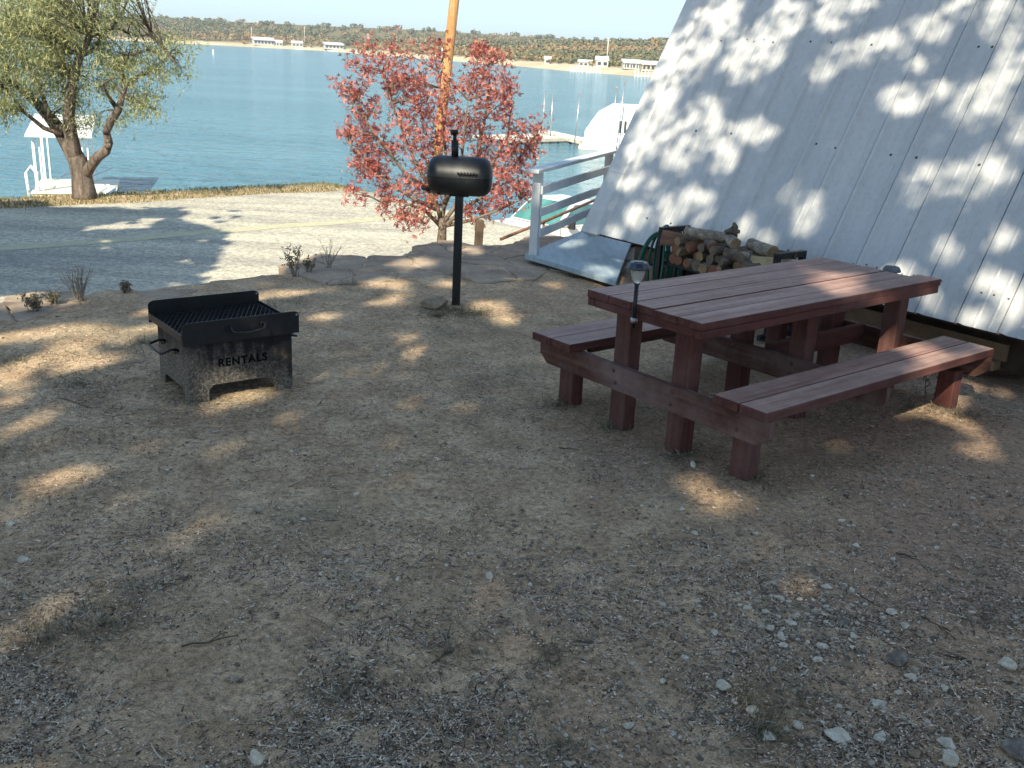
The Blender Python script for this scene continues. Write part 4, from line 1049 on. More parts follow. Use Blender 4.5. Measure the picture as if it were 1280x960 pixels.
# --- mesquite on the lake side of the road
MY0 = 20.3
mq = empty('mesquite_tree', (-8.95, MY0, tz(-8.95, MY0)), 0, 'feathery green mesquite tree with a leaning forked trunk beside the road at the water', 'tree')
mo = mq.location.copy()
def mp(px, py, dy=0): return aty(px, py, MY0+dy)-mo
t = MB()
trunk = [mp(107, 254), mp(105, 240), mp(102, 220), mp(98, 203), mp(90, 188, .1), mp(78, 168, .2), mp(62, 146, .4), mp(45, 128, .6), mp(25, 112, .8)]
t.tube(trunk, [.27, .235, .20, .185, .17, .145, .12, .095, .06], 12)
t.tube([mp(96, 205), mp(92, 185), mp(88, 165, -.1), mp(86, 145, -.2), mp(88, 120, -.3), mp(92, 95, -.4), mp(100, 70, -.4), mp(112, 45, -.4), mp(118, 10, -.4)], [.15, .14, .125, .11, .10, .085, .07, .055, .03], 10)
t.tube([mp(104, 222), mp(113, 208, -.1), mp(122, 196, -.2), mp(132, 189, -.2), mp(136, 178, -.2), mp(133, 165, -.2), mp(138, 152, -.2), mp(148, 138, -.3), mp(153, 120, -.3), mp(158, 104, -.2), mp(172, 96, 0), mp(186, 92, .2)], [.13, .105, .10, .095, .085, .075, .08, .07, .055, .045, .035, .02], 9)
for q in ((136, 178), (133, 165), (135, 183)): p = mp(*q, -.25); t.tube([p, p+Vector((random.uniform(-.12, .12), -.08, .05))], [.07, .03], 7)
t.build('trunk', M_barkm, mq)
t = MB()
limbs = [[(112, 45), (128, 38), (145, 34), (160, 41), (175, 45), (190, 43)], [(62, 146), (50, 110), (35, 80), (20, 50)], [(45, 128), (10, 100), (-25, 90), (-60, 70)], [(78, 168), (55, 160), (30, 140), (5, 108), (-20, 80)], [(92, 95), (75, 70), (60, 40), (45, 5)],
         [(100, 70), (118, 62), (128, 45), (150, 20), (165, -10)], [(153, 120), (165, 125), (180, 130), (195, 138)], [(148, 138), (135, 120), (128, 105)], [(158, 104), (150, 90), (160, 70), (185, 62), (210, 70)], [(190, 43), (205, 60), (220, 80)]]
lp = []
for k, l in enumerate(limbs):
    dpt = random.uniform(-1.6, 1.6); pts_ = [mp(x, y, dpt*i_/(len(l)-1)) for i_, (x, y) in enumerate(l)]; lp += pts_
    t.tube(pts_, [.055-.04*i_/(len(l)-1) for i_ in range(len(l))], 7)
lp += trunk[5:]+[mp(88, 120, -.3), mp(92, 95, -.4), mp(100, 70, -.4), mp(112, 45, -.4), mp(153, 120, -.3), mp(172, 96)]
ELL = [(15, 50, 60, 42, 1.2), (62, 30, 48, 34, 1.1), (100, 62, 42, 36, .8), (60, 95, 42, 30, .8), (15, 112, 36, 26, .8), (128, 18, 34, 20, 1.1), (165, 22, 26, 15, .9), (200, 62, 30, 18, .7), (216, 84, 20, 16, .6), (175, 84, 26, 20, .7), (172, 118, 28, 20, .7), (192, 134, 17, 14, .5),
       (122, 98, 26, 26, .7), (150, 66, 24, 20, .7), (2, 140, 26, 12, .6), (-40, 60, 60, 50, 1.3), (40, -30, 90, 45, 1.6), (125, -35, 60, 40, 1.4), (88, 140, 22, 22, .5), (60, 60, 40, 25, 1.), (-20, 130, 30, 22, .7), (110, 150, 16, 14, .5), (148, 150, 12, 10, .4), (230, 60, 10, 12, .4)]
LV = []; sub = []
tot = sum(a[2]*a[3] for a in ELL)
for (cx, cy, rx, ry, dp) in ELL:
    for _ in range(max(3, int(580*rx*ry/tot))):
        a_ = random.uniform(0, 6.28); q = random.random()**.5
        sub.append((mp(cx+rx*q*math.cos(a_), cy+ry*q*math.sin(a_), random.uniform(-dp, dp)*1.1), random.uniform(.6, 1.)))
for c, sz in sub:
    near_ = min(lp, key=lambda p: (p-c).length)
    t.tube(sm_path(near_, c, .08, 4, .08), [.016, .012, .009, .006, .003], 4, False)
    n_ = int(88*sz)
    C0 = np.array(c)+rng.normal(size=(n_, 3))*np.array([.20, .20, .12])*sz
    drop = np.array([0, 0, -.8])+rng.normal(size=(n_, 3))*.8; D = unit(drop); 
    A = D*rng.uniform(.035, .075, (n_, 1)); B = unit(np.cross(D, rdir(n_)))*rng.uniform(.006, .012, (n_, 1)); V, _ = quads(C0, A, B); LV.append(V)
    hang = int(1.6*sz)
    for _ in range(hang):      # drooping sprays
        b0 = np.array(c)+rng.normal(size=3)*.15; d_ = unit(np.array([rng.normal()*.3, rng.normal()*.3, -1.])); L_ = rng.uniform(.12, .28); k = 12
        s_ = np.linspace(0, 1, k)[:, None]; C1 = b0+d_*s_*L_+rng.normal(size=(k, 3))*.012; A1 = unit(d_+rng.normal(size=(k, 3))*.7)*rng.uniform(.03, .05, (k, 1)); B1 = unit(np.cross(A1, rdir(k)))*.008
        V, _ = quads(C1, A1, B1); LV.append(V)
t.build('branches', M_barkm, mq)
V = np.concatenate(LV); np_mesh('crown', V, np.arange(len(V)).reshape(-1, 4), M_mesq, mq)

# --- young red oak at the drop behind the grill
RY = 12.35
ro = empty('red_oak_tree', (-1.0, RY, tz(-1.0, RY)-.05), 0, 'small red leaved oak tree growing just below the stone ledge behind the black grill', 'tree'); r0 = ro.location.copy()
def rpnt(px, py, dy=0.): return aty(px, py, RY+dy)-r0
tk = MB(); tk.tube([Vector((-.0, 0, 0)), rpnt(552, 300), rpnt(553, 285), rpnt(551, 272)], [.075, .06, .052, .048], 9)
stems = [[(551, 275), (546, 255), (538, 235), (520, 205), (505, 170), (490, 130), (478, 90)], [(552, 275), (556, 255), (560, 225), (556, 180), (552, 130), (548, 90)], [(553, 280), (566, 262), (578, 240), (596, 200), (606, 150), (612, 100), (606, 66)],
         [(553, 284), (580, 262), (610, 240), (640, 210), (660, 185)], [(546, 262), (520, 250), (490, 232), (460, 205), (436, 180)], [(538, 240), (505, 215), (470, 170), (445, 130)], [(578, 245), (610, 215), (635, 170), (640, 120)], [(550, 282), (530, 262), (500, 252), (475, 252)], [(553, 283), (590, 275), (625, 262), (650, 250)], [(556, 255), (575, 215), (580, 170), (585, 125)]]
tk.build('trunk', M_barkr, ro); br = MB(); sp_ = []
for l in stems:
    dp = random.uniform(-.5, .6); pts_ = [rpnt(x, y, dp*i_/(len(l)-1)) for i_, (x, y) in enumerate(l)]; sp_ += pts_[1:]
    sp_ += [pts_[i_].lerp(pts_[i_+1], .5) for i_ in range(1, len(pts_)-1)]
    br.tube(pts_, [.030-.024*i_/(len(l)-1) for i_ in range(len(l))], 6)
PUFF = [(440, 78, 9), (426, 100, 8), (432, 108, 7), (457, 60, 12), (462, 85, 10), (484, 52, 9), (485, 85, 14), (478, 108, 14), (500, 95, 14), (440, 118, 9), (455, 100, 7), (470, 130, 12), (450, 140, 9), (498, 118, 14), (512, 100, 10), (536, 60, 9), (534, 85, 8), (556, 52, 8), (550, 88, 8), (530, 110, 12),
        (520, 135, 16), (540, 125, 15), (560, 120, 14), (585, 105, 13), (600, 75, 12), (606, 58, 9), (595, 60, 7), (618, 68, 8), (632, 76, 8), (612, 95, 13), (620, 110, 14), (636, 100, 10), (640, 118, 8), (600, 130, 15), (575, 145, 16), (550, 150, 16), (525, 160, 17), (500, 150, 14), (480, 160, 14), (462, 172, 12),
        (440, 160, 10), (428, 164, 8), (450, 190, 12), (470, 195, 14), (490, 185, 14), (510, 185, 14), (540, 180, 15), (570, 175, 15), (600, 160, 15), (625, 140, 13), (632, 128, 9), (645, 160, 11), (675, 150, 8), (672, 165, 8), (655, 180, 13), (640, 185, 14), (615, 180, 15), (600, 200, 14), (630, 205, 14), (655, 200, 12), (668, 185, 9),
        (445, 210, 10), (465, 215, 10), (485, 215, 12), (505, 230, 12), (480, 235, 9), (440, 240, 6), (436, 243, 7), (475, 258, 10), (490, 250, 9), (500, 268, 8), (520, 240, 12), (515, 275, 12), (530, 262, 13), (505, 282, 8), (540, 240, 12), (520, 285, 9), (625, 235, 14), (645, 225, 13), (655, 240, 10), (640, 255, 10), (620, 250, 12), (605, 270, 8), (600, 285, 6), (648, 212, 12), (590, 225, 11), (585, 260, 7), (668, 232, 9), (545, 210, 13), (525, 212, 12), (565, 205, 10)]
LV = []
def star_leaves(c, n_, spread, L_):
    """five-pointed lobed leaves: three crossing rhombs fanned from a common stalk"""
    C0 = np.array(c)+rng.normal(size=(n_, 3))*spread
    D = unit(rdir(n_)+np.array([0, 0, .35])); U = unit(np.cross(D, rdir(n_))); s = L_*rng.uniform(.6, 1.2, (n_, 1))
    for ang, k in ((0, 1.), (.75, .72), (-.75, .72)):
        A = (D*math.cos(ang)+U*math.sin(ang)); Nn = np.cross(D, U); B = np.cross(Nn, A)
        V, _ = quads(C0+A*s*k*.5, A*s*k*.5, B*s*k*.15); LV.append(V)
for (px, py, r_) in PUFF:
    for j in range(2):
        dy = random.uniform(-.75, .75)*(1 if 450 < px < 650 else .5); q = rpnt(px+random.gauss(0, r_*.35), py+random.gauss(0, r_*.35), dy)
        nr = min(sp_, key=lambda p: (p-q).length+(.25 if p.z > q.z else 0)); pts_ = sm_path(nr, q, .02, 4, .07); br.tube(pts_, [.009, .007, .005, .004, .002], 4, False)
        for s in (.55, .8, 1.): star_leaves(pts_[0].lerp(q, s), int(r_*1.3), .0105*r_*.50+.011, .068)
br.build('branches', M_barkr, ro); V = np.concatenate(LV); np_mesh('crown', V, np.arange(len(V)).reshape(-1, 4), M_redleaf, ro)

# --- utility pole
b0 = aty(541, 232, 24); zt_ = tz(b0.x, 24); dirp = (aty(568, 0, 24)-aty(546, 200, 24)).normalized()
base = aty(546, 200, 24)-dirp*((aty(546, 200, 24).z-zt_+.3)/dirp.z)
up_ = empty('utility_pole', base, 0, 'tall leaning orange brown wooden utility pole across the road behind the red tree', 'utility pole')
MB().tube([(0, 0, 0), dirp*3.5, dirp*8.5], [.135, .118, .095], 18).build('pole', M_pole, up_)
MB().box(dirp*7.9, (1.8, .09, .11)).build('crossarm', M_pole, up_)
for x in (-.75, .0, .75): MB().lathe([(.03, .05), (.045, .08), (.03, .12), (.045, .15), (0, .19)], Matrix.Translation(dirp*7.9+Vector((x, 0, 0))), 10).build('insulator', M_steel, up_)

# ------------------------------------------------------------------ white pickup below the ledge
TH_ = math.atan2(-.67, -.74); fr = Vector((-.57, 25.0))
tc = fr-Vector((math.cos(TH_), math.sin(TH_)))*2.6
def tzz(x, y): t_, n_ = tn(x, y); return float(road_z(t_))
zg = tzz(fr.x, fr.y); zb_ = tzz(fr.x-math.cos(TH_)*3.4, fr.y-math.sin(TH_)*3.4)
trk = empty('pickup_truck', (fr.x, fr.y, -3.17), TH_, 'white pickup truck with green tinted windscreen parked below the stone ledge by the porch', 'pickup truck')
trk.rotation_euler = (0, -.02, TH_)
def yz(poly, w, M_, name, sx=0, y0=None, **k):
    return MB().prism(poly, w, Matrix.Translation((0, (w/2 if y0 is None else y0), 0)) @ MX).build(name, M_, trk)
w_ = 1.84
b = MB(); b.prism([(0, .5), (.0, .86), (-.05, .95), (-.3, 1.0), (-1.25, 1.08), (-3.1, 1.10), (-5.2, 1.10), (-5.2, .5)], w_, Matrix.Translation((0, w_/2, 0)) @ MX)
b.build('body', M_truck, trk)
gh = MB(); zb2, zr = 1.10, 1.66; y1, y2 = w_/2-.03, w_/2-.16
gv = [(-1.2, -y1, zb2), (-1.2, y1, zb2), (-3.05, y1, zb2), (-3.05, -y1, zb2), (-1.82, -y2, zr), (-1.82, y2, zr), (-2.92, y2, zr), (-2.92, -y2, zr)]
gh.add(gv, [(0, 1, 5, 4), (1, 2, 6, 5), (2, 3, 7, 6), (3, 0, 4, 7), (4, 5, 6, 7)]).build('cab', M_truck, trk)
def quad_on(a, b_, c, d, m, name, inset=(.08, .1), off=.012):
    a, b_, c, d = map(Vector, (a, b_, c, d)); n_ = (b_-a).cross(d-a).normalized(); cc = (a+b_+c+d)/4
    f_ = lambda p: p+(cc-p)*inset[0]+n_*off
    MB().add([f_(a), f_(b_), f_(c), f_(d)], [(0, 1, 2, 3)]).build(name, m, trk)
quad_on(gv[0], gv[1], gv[5], gv[4], M_wind, 'windscreen', (.07, .1)); quad_on(gv[1], gv[2], gv[6], gv[5], M_sidewin, 'side_window', (.14, .1)); quad_on(gv[3], gv[0], gv[4], gv[7], M_sidewin, 'side_window', (.14, .1)); quad_on(gv[2], gv[3], gv[7], gv[6], M_sidewin, 'rear_window', (.16, .1))
MB().box((-1.33, .35, 1.135), (.05, .6, .012)).box((-1.33, -.35, 1.135), (.05, .6, .012)).build('wiper', M_dark, trk)
for y in (-.62, -.3, 0, .3, .62): MB().lathe([(.035, 0), (.03, .02), (0, .03)], Matrix.Translation((-1.92, y, zr)), 8).build('clearance_lamp', M_amber, trk)
MB().box((.015, 0, .76), (.03, 1.30, .34)).build('grille_surround', M_dark, trk)
for k in range(5): MB().box((.04, 0, .63+.068*k), (.03, 1.26, .024)).build('grille_bar', M_grille, trk)
MB().box((.08, 0, .46), (.16, 1.9, .2), None, .03).build('bumper', M_grille, trk)
for s in (-1, 1):
    MB().box((.018, s*.78, .77), (.04, .24, .2), None, .01).build('headlight', M_lens, trk)
    MB().box((-1.55, s*1.06, 1.18), (.1, .2, .24), None, .02).box((-1.55, s*.95, 1.1), (.04, .12, .03)).build('mirror', M_dark, trk)
    MB().box((-2.75, s*(w_/2+.012), .93), (.2, .025, .045)).build('door_handle', M_dark, trk)
    MB().box((-1.3, s*(w_/2+.0005), .8), (.012, .006, .55)).box((-3.0, s*(w_/2+.0005), .8), (.012, .006, .55)).build('door_gap', M_dark, trk)
    for x in (-.85, -4.2):
        R_ = Matrix.Translation((x, s*(w_/2-.1), .37)) @ Matrix.Rotation(PI/2, 4, 'X')
        wl = MB().lathe([(.22, -.13), (.34, -.12), (.37, -.09), (.37, .09), (.34, .12), (.22, .13)], R_, 26).build('wheel', M_tire, trk)
        MB().lathe([(0, -.10), (.2, -.10), (.22, -.13), (.22, .13), (.2, .10), (0, .10)], R_, 20).build('rim', M_grille, wl)
MB().box((-4.15, 0, 1.108), (1.95, 1.62, .012)).build('bed_shade_plate', M_dark, trk)  # flat dark plate painted for the shaded inside of the open bed
hd = MB(); hd.tube([aty(626, 299, 11.25), aty(680, 277, 12.0), aty(758, 244, 13.2)], .019, 8)
hd.tube([aty(680, 277, 12.0)-Vector((0, 0, 1.2)), aty(680, 277, 12.0)], .017, 6); tag(hd.build('hand_rail', M_rust), 'rusty pipe handrail rising behind the white porch railing', 'handrail')
q = at(598, 299, -.12); sp2 = MB().box((0, 0, 0), (.085, .085, .92), None, .006).build('wooden_stub_post', M_skirt); sp2.location = (aty(598, 290, 11.7).x, 11.7, -.32); sp2.rotation_euler = (0, .03, .3); tag(sp2, 'dark wooden stub post at the ledge right of the red tree trunk', 'post')

# ------------------------------------------------------------------ docks on the near water
pd = empty('swim_dock', (-16.75, 37.6, -4.0), .34, 'white floating swim dock with a canopy behind the mesquite trunk', 'floating dock')
MB().box((-.02, 1.95, .05), (2.85, 3.95, .26)).build('float', M_float, pd)
k_ = MB()
for i_ in range(13): k_.box((-.02, .1+.307*i_, .24), (2.95, .29, .06))
k_.build('deck_boards', M_dockw, pd)
for x in (-1.3, .35):
    for y in (.35, 3.3): MB().box((x, y, 1.3), (.09, .09, 2.15)).box((x+.2, y, 1.3), (.05, .05, 2.15)).build('post', M_white, pd)
MB().add([(-1.5, -.1, 2.28), (.75, -.1, 2.28), (.75, 3.8, 2.75), (-1.5, 3.8, 2.75), (-1.5, -.1, 2.36), (.75, -.1, 2.36), (.75, 3.8, 2.83), (-1.5, 3.8, 2.83)], [(3, 2, 1, 0), (4, 5, 6, 7), (0, 1, 5, 4), (1, 2, 6, 5), (2, 3, 7, 6), (3, 0, 4, 7)]).build('canopy', M_white, pd)
l_ = MB()
for y in (.5, .9): l_.tube([(-1.62, y, -.3), (-1.68, y, .9), (-1.5, y, 1.15), (-1.3, y, .9), (-1.3, y, .27)], .03, 7)
for z in (-.1, .2, .5): l_.tube([(-1.66, .5, z), (-1.66, .9, z)], .025, 6)
l_.build('ladder', M_white, pd)
MB().box((.3, 3.2, 1.15), (.28, .05, .2)).build('red_sign', M_redsign, pd)
MB().box((.85, .1, .42), (.8, .3, .28), None, .02).build('storage_box', M_white, pd)
MB().box((-.2, -.02, .03), (.5, .08, .16)).build('tyre_bumper', M_dark, pd)
ps = empty('lower_float', (-15.9, 35.6, -4.0), .12, 'low white float moored in front of the canopied swim dock', 'float'); MB().box((0, 0, .1), (2.9, 1.7, .22), None, .03).build('hull', M_dockw, ps)
for y in (-.6, .6): MB().box((0, y, .24), (2.8, .12, .04)).build('runner', M_white, ps)
gw = MB(); g0, g1 = Vector((-15.9, 38.1, -3.6)), Vector((-13.6, 30.6, -3.0)); dd = (g1-g0); rt = math.atan2(dd.y, dd.x)
Mg = Matrix.Rotation(rt, 3, 'Z') @ Matrix.Rotation(-math.asin(dd.z/dd.length), 3, 'Y')
gwe = empty('gangway', (g0+g1)/2, 0, 'narrow white gangway running from the shore to the canopied swim dock', 'gangway')
for s in (-.45, .45): MB().box(Mg @ Vector((0, s, 0)), (dd.length, .07, .12), Mg).build('side_beam', M_white, gwe)
gk = MB()
for i_ in range(18): gk.box(Mg @ Vector((-dd.length/2+.2+i_*dd.length/18.2, 0, .03)), (.26, .82, .03), Mg)
gk.build('tread_boards', M_dockw, gwe)
for s in (-.42, .42): MB().tube([Mg @ Vector((-dd.length/2, s, .8)), Mg @ Vector((dd.length/2, s, .8))], .025, 6).build('handrail', M_steel, gwe)
# boathouse and walkway
bh = empty('floating_boathouse', (7.6, 71, -4.0), -.10, 'white floating boathouse with a faceted roof at the end of the walkway dock', 'boathouse')
MB().box((0, 2, .08), (7.6, 5.4, .3)).build('float', M_dockw, bh)
hull = [(-3.55, .25), (-3.45, 1.25), (-2.75, 2.35), (-1.75, 2.95), (1.9, 3.0), (2.9, 2.35), (3.5, 1.25), (3.55, .25)]
MB().prism(hull, 4.4, Matrix.Translation((0, 4.2, 0)) @ MX).build('shell', M_shed, bh)
MB().box((-.9, -.215, 1.25), (.85, .03, 2.0)).build('door', M_white, bh)
for x in (-1.08, -.72): MB().box((x, -.25, 1.6), (.17, .03, .8)).build('window', M_hwin, bh)
for z in np.arange(.5, 2.9, .26):
    hw_ = np.interp(z, [.25, 1.25, 2.35, 2.95], [3.5, 3.4, 2.7, 1.8]); MB().box((1.9 if False else (hw_+1.0)/2, -.208, z), (hw_-1.0, .012, .018)).build('siding_seam', M_steel, bh)
MB().box((-2.9, -.4, -.1), (.9, .5, .34)).build('float_pontoon', M_dark, bh); MB().box((1.6, -.4, -.1), (2.4, .5, .34)).build('float_pontoon', M_dark, bh)
for px, py, hgt, y_, lab in ((717, 190, 3.6, 71, 'thin mooring mast at the left corner of the white boathouse'), (770, 190, 4.6, 70.3, 'tall thin mooring mast in front of the white boathouse'), (764, 160, 4.0, 77, 'thin mast sticking up behind the white boathouse')):
    p = aty(px, py, y_); o = MB().tube([(0, 0, -.4), (.03, 0, hgt)], .045, 6).box((.03, 0, hgt+.05), (.16, .1, .14)).build('mooring_mast', M_steel); o.location = (p.x, p.y, -4); o.rotation_euler = (0, .04, 0); tag(o, lab, 'mooring mast')
def walk(a, b_, wd, label, posts=4):
    a = Vector((a[0], a[1], -3.62)); b_ = Vector((b_[0], b_[1], -3.62)); d_ = b_-a; rz_ = math.atan2(d_.y, d_.x); e_ = empty('walkway_dock', (a+b_)/2, rz_, label, 'dock'); L_ = d_.length
    m = MB(); 
    for i_ in range(int(L_/.3)): m.box((-L_/2+.15+i_*.3, 0, 0), (.285, wd, .05))
    m.build('deck_boards', M_dockw, e_); MB().box((0, -wd/2+.03, -.12), (L_, .06, .2)).box((0, wd/2-.03, -.12), (L_, .06, .2)).build('side_beam', M_tanwood, e_)
    for i_ in range(posts): MB().tube([(-L_/2+L_*(i_+.3)/posts, -wd/2+.1, -.9), (-L_/2+L_*(i_+.3)/posts, -wd/2+.1, -.03)], .09, 8).build('piling', M_skirt, e_)
pa, pb, pc = at(688, 164, -3.62), at(733, 177, -3.62), at(560, 166, -3.62)
walk((pb.x+.5, pb.y), (pa.x-.6, pa.y), 1.5, 'pale walkway dock leading left from the white boathouse')
walk((at(686, 170, -3.62).x, at(686, 170, -3.62).y), (at(610, 172, -3.62).x, at(610, 172, -3.62).y), 3.2, 'wide pale dock platform partly behind the red leaves', 6)
for px, hgt, lab in ((678, 4.2, 'left one of two thin poles on the wide dock platform'), (688, 4.0, 'right one of two thin poles on the wide dock platform')):
    p = at(px, 170, -3.62); o = MB().tube([(0, 0, -.8), (0, 0, hgt*.75)], .045, 6).build('dock_pole', M_steel); o.location = (p.x, p.y, p.z); tag(o, lab, 'dock pole')

# ------------------------------------------------------------------ weeds at the ledge and under the bench
def weed(x, y, h, n_, label, m=M_drygrass, spread=.45, leaf=True, bark=M_twig2):
    t = empty('weed', (x, y, gz(x, y)-.01), 0, label, 'weed'); s = MB(); lv = []
    for k in range(n_):
        a_ = random.uniform(0, 6.28); sp__ = random.uniform(.1, spread); tip = Vector((math.cos(a_)*sp__*h, math.sin(a_)*sp__*h, h*random.uniform(.6, 1)))
        pts_ = sm_path((random.uniform(-.03, .03), random.uniform(-.03, .03), 0), tip, .02*h, 5, .06); s.tube(pts_, [.0046, .004, .0034, .0028, .0022, .0014], 4, False)
        for j in range(5):
            p = pts_[random.randint(2, 5)]; q = p+Vector((random.gauss(0, .03), random.gauss(0, .03), random.uniform(0, .05)))*h*2; s.tube([p, q], .0018, 3, False)
            if leaf: lv.append((np.array(q), 3))
    s.build('stems', bark, t)
    if leaf and lv:
        C0 = np.concatenate([np.repeat(c[None], k, 0)+rng.normal(size=(k, 3))*.012 for c, k in lv]); n2 = len(C0); D = rdir(n2); A = D*.017; B = unit(np.cross(D, rdir(n2)))*.006; V, _ = quads(C0, A, B)
        np_mesh('leaves', V, np.arange(len(V)).reshape(-1, 4), m, t)
for px, py, h, n_, lab, lf in ((338, 330, .30, 9, 'low scrubby olive weed at the ledge behind the fire pit', True), (388, 322, .28, 6, 'bare branching weed at the ledge, nearest the red tree', False), (362, 327, .17, 6, 'short sparse weed between the olive weed and the bare branching weed', True),
                               (80, 362, .32, 16, 'greyish dry shrub at the ledge left of the fire pit', False), (20, 372, .16, 12, 'low dark weed at the far left end of the ledge', True), (50, 369, .12, 8, 'small leafy weed beside the greyish dry shrub', True), (150, 358, .10, 10, 'little green grass tuft on the ledge just left of the fire pit', True)):
    x, y = gxy(px, py); t_, ne_ = tn(x, y); q_ = xy(t_, min(ne_, float(edge_n(t_))-.12)); weed(q_[0], q_[1], h*1.0, int(n_*1.5), lab, leaf=lf)
x, y = gxy(1163, 492); weed(x, y, .22, 2, 'thin green weed growing under the front bench beside its far leg', spread=.25, bark=M_drygrass)

# ------------------------------------------------------------------ trees behind and left of the viewer (they shade the yard)
HX = Vector((SH.x, SH.y))*(1/math.tan(EL))          # shift per metre of height towards the sun
def qof(p): return (p.x-HX.x*p.z, p.y-HX.y*p.z)
def roofpt(px, py):
    d_ = ray(px, py); c0 = Vector((0, 0, H)); nn = UP.cross(E3); t_ = (O3-c0).dot(nn)/d_.dot(nn); return c0+d_*t_
gaps = []  # crown openings, shaped so sun patches land on chosen spots
def gap(fn, px, py, rx, ry, rot=0.):
    c = qof(fn(px, py)); cr, sr = math.cos(rot), math.sin(rot)
    a = qof(fn(px+rx*cr, py+rx*sr)); b_ = qof(fn(px-ry*sr, py+ry*cr))
    gaps.append((c[0], c[1], a[0]-c[0], a[1]-c[1], b_[0]-c[0], b_[1]-c[1]))
g0_ = lambda x, y: at(x, y, 0)
for a in [(30, 458, 60, 14, -.45), (95, 436, 60, 11, -.35), (150, 420, 60, 8, -.2), (115, 452, 45, 8, -.2), (15, 490, 30, 14, -.5), (60, 415, 80, 9, -.1), (95, 594, 36, 11, -.3), (165, 624, 34, 8, -.2), (25, 630, 36, 10, -.5), (22, 778, 36, 22, -.5),
          (620, 388, 27, 12, .3), (508, 430, 19, 14, -.3), (458, 464, 17, 11, .2), (390, 460, 11, 15, .2), (348, 540, 14, 9, 0), (300, 497, 34, 12, -.2), (885, 615, 30, 14, .6), (765, 600, 26, 9, .3), (1142, 500, 24, 20, .7), (1205, 528, 45, 9, .5), (1090, 668, 15, 6, .5), (1105, 640, 14, 5, .5), (1003, 732, 16, 13, .6),
          (480, 352, 30, 7, 0), (585, 312, 18, 6, 0), (515, 327, 25, 7, 0), (640, 343, 22, 6, 0), (330, 366, 70, 5, -.1), (210, 385, 40, 6, -.1), (40, 380, 50, 6, 0), (715, 312, 16, 5, 0), (690, 355, 14, 4, 0), (440, 440, 12, 6, 0), (1225, 560, 30, 8, .3), (250, 405, 30, 5, -.2), (480, 374, 24, 6, -.1), (560, 352, 18, 5, 0), (400, 395, 20, 6, -.2), (50, 520, 34, 9, -.5), (180, 560, 26, 6, -.4), (700, 445, 18, 6, .2), (560, 480, 14, 6, .2), (290, 560, 16, 6, -.3), (660, 600, 12, 5, .3), (240, 660, 18, 6, -.4), (960, 680, 16, 6, .4)]: gap(g0_, *a)
for a in [(748, 338, 22, 7, .2)]: gap(lambda x, y: at(x, y, .09), *a)
gap(lambda x, y: at(x, y, .40), 1232, 434, 20, 7, .3); gap(lambda x, y: at(x, y, .2), 1205, 480, 16, 16, 0); gap(lambda x, y: at(x, y, .72), 1170, 362, 12, 8, 0); gap(lambda x, y: at(x, y, .745), 1050, 342, 34, 4, .1); gap(lambda x, y: at(x, y, .15), 1110, 455, 50, 10, .3); gap(lambda x, y: at(x, y, .2), 1035, 425, 28, 14, 0); NG = len(gaps)
for a in [(835, 95, 24, 60, .5), (868, 60, 22, 50, .5), (815, 165, 18, 45, .5), (900, 40, 16, 35, .5), (790, 215, 14, 28, .5), (850, 185, 20, 26, .5), (880, 150, 20, 22, .5), (930, 80, 22, 24, .5), (962, 55, 20, 32, .5), (905, 205, 14, 18, .4), (985, 25, 22, 22, .5), (900, 175, 30, 16, .2), (945, 170, 22, 14, .2),
          (795, 275, 11, 16, .5), (838, 268, 16, 20, .5), (866, 250, 12, 12, .3), (880, 262, 10, 16, .4), (815, 240, 10, 10, 0), (1040, 20, 24, 20, .4), (1062, 72, 26, 12, .1), (1025, 95, 14, 14, .3), (1110, 60, 26, 13, .2), (1160, 38, 24, 14, .3), (1205, 12, 20, 14, 0), (1250, 30, 26, 24, .4), (1262, 85, 18, 24, .4), (1128, 128, 22, 15, .3), (1180, 120, 22, 12, 0), (1232, 122, 26, 22, .4),
          (1205, 150, 16, 12, 0), (1270, 170, 16, 20, .2), (1150, 86, 14, 9, 0), (1008, 276, 14, 26, .5), (990, 250, 12, 14, .4), (1185, 225, 36, 15, .2), (1148, 240, 22, 16, .3), (1236, 215, 24, 22, .3), (1215, 255, 22, 10, .1), (1183, 318, 14, 12, .2), (1246, 300, 14, 12, .2), (1240, 355, 26, 14, .3), (1205, 398, 26, 11, .4), (1262, 392, 18, 18, .3), (1165, 375, 12, 10, .4), (1110, 372, 26, 6, .3), (1080, 8, 14, 10, 0),
          (1120, 345, 20, 10, 0), (930, 290, 10, 14, .5), (770, 295, 8, 9, .3), (955, 305, 12, 10, .3)]: gap(roofpt, *a)
G = np.array(gaps)
def lit(qx, qy):
    out = np.zeros(len(qx))
    for gi, (c0, c1, a0, a1, b0_, b1) in enumerate(G):
        soft, lim_ = (.8, 1.85) if gi >= NG else (.45, 1.52)
        det = a0*b1-a1*b0_
        if abs(det) < 1e-9: continue
        dx, dy = qx-c0, qy-c1; u_ = (dx*b1-dy*b0_)/det; v_ = (a0*dy-a1*dx)/det
        w1 = vn*.0; r2 = np.sqrt(u_*u_+v_*v_); out = np.maximum(out, np.clip((lim_-r2)/soft, 0, 1))
    return out
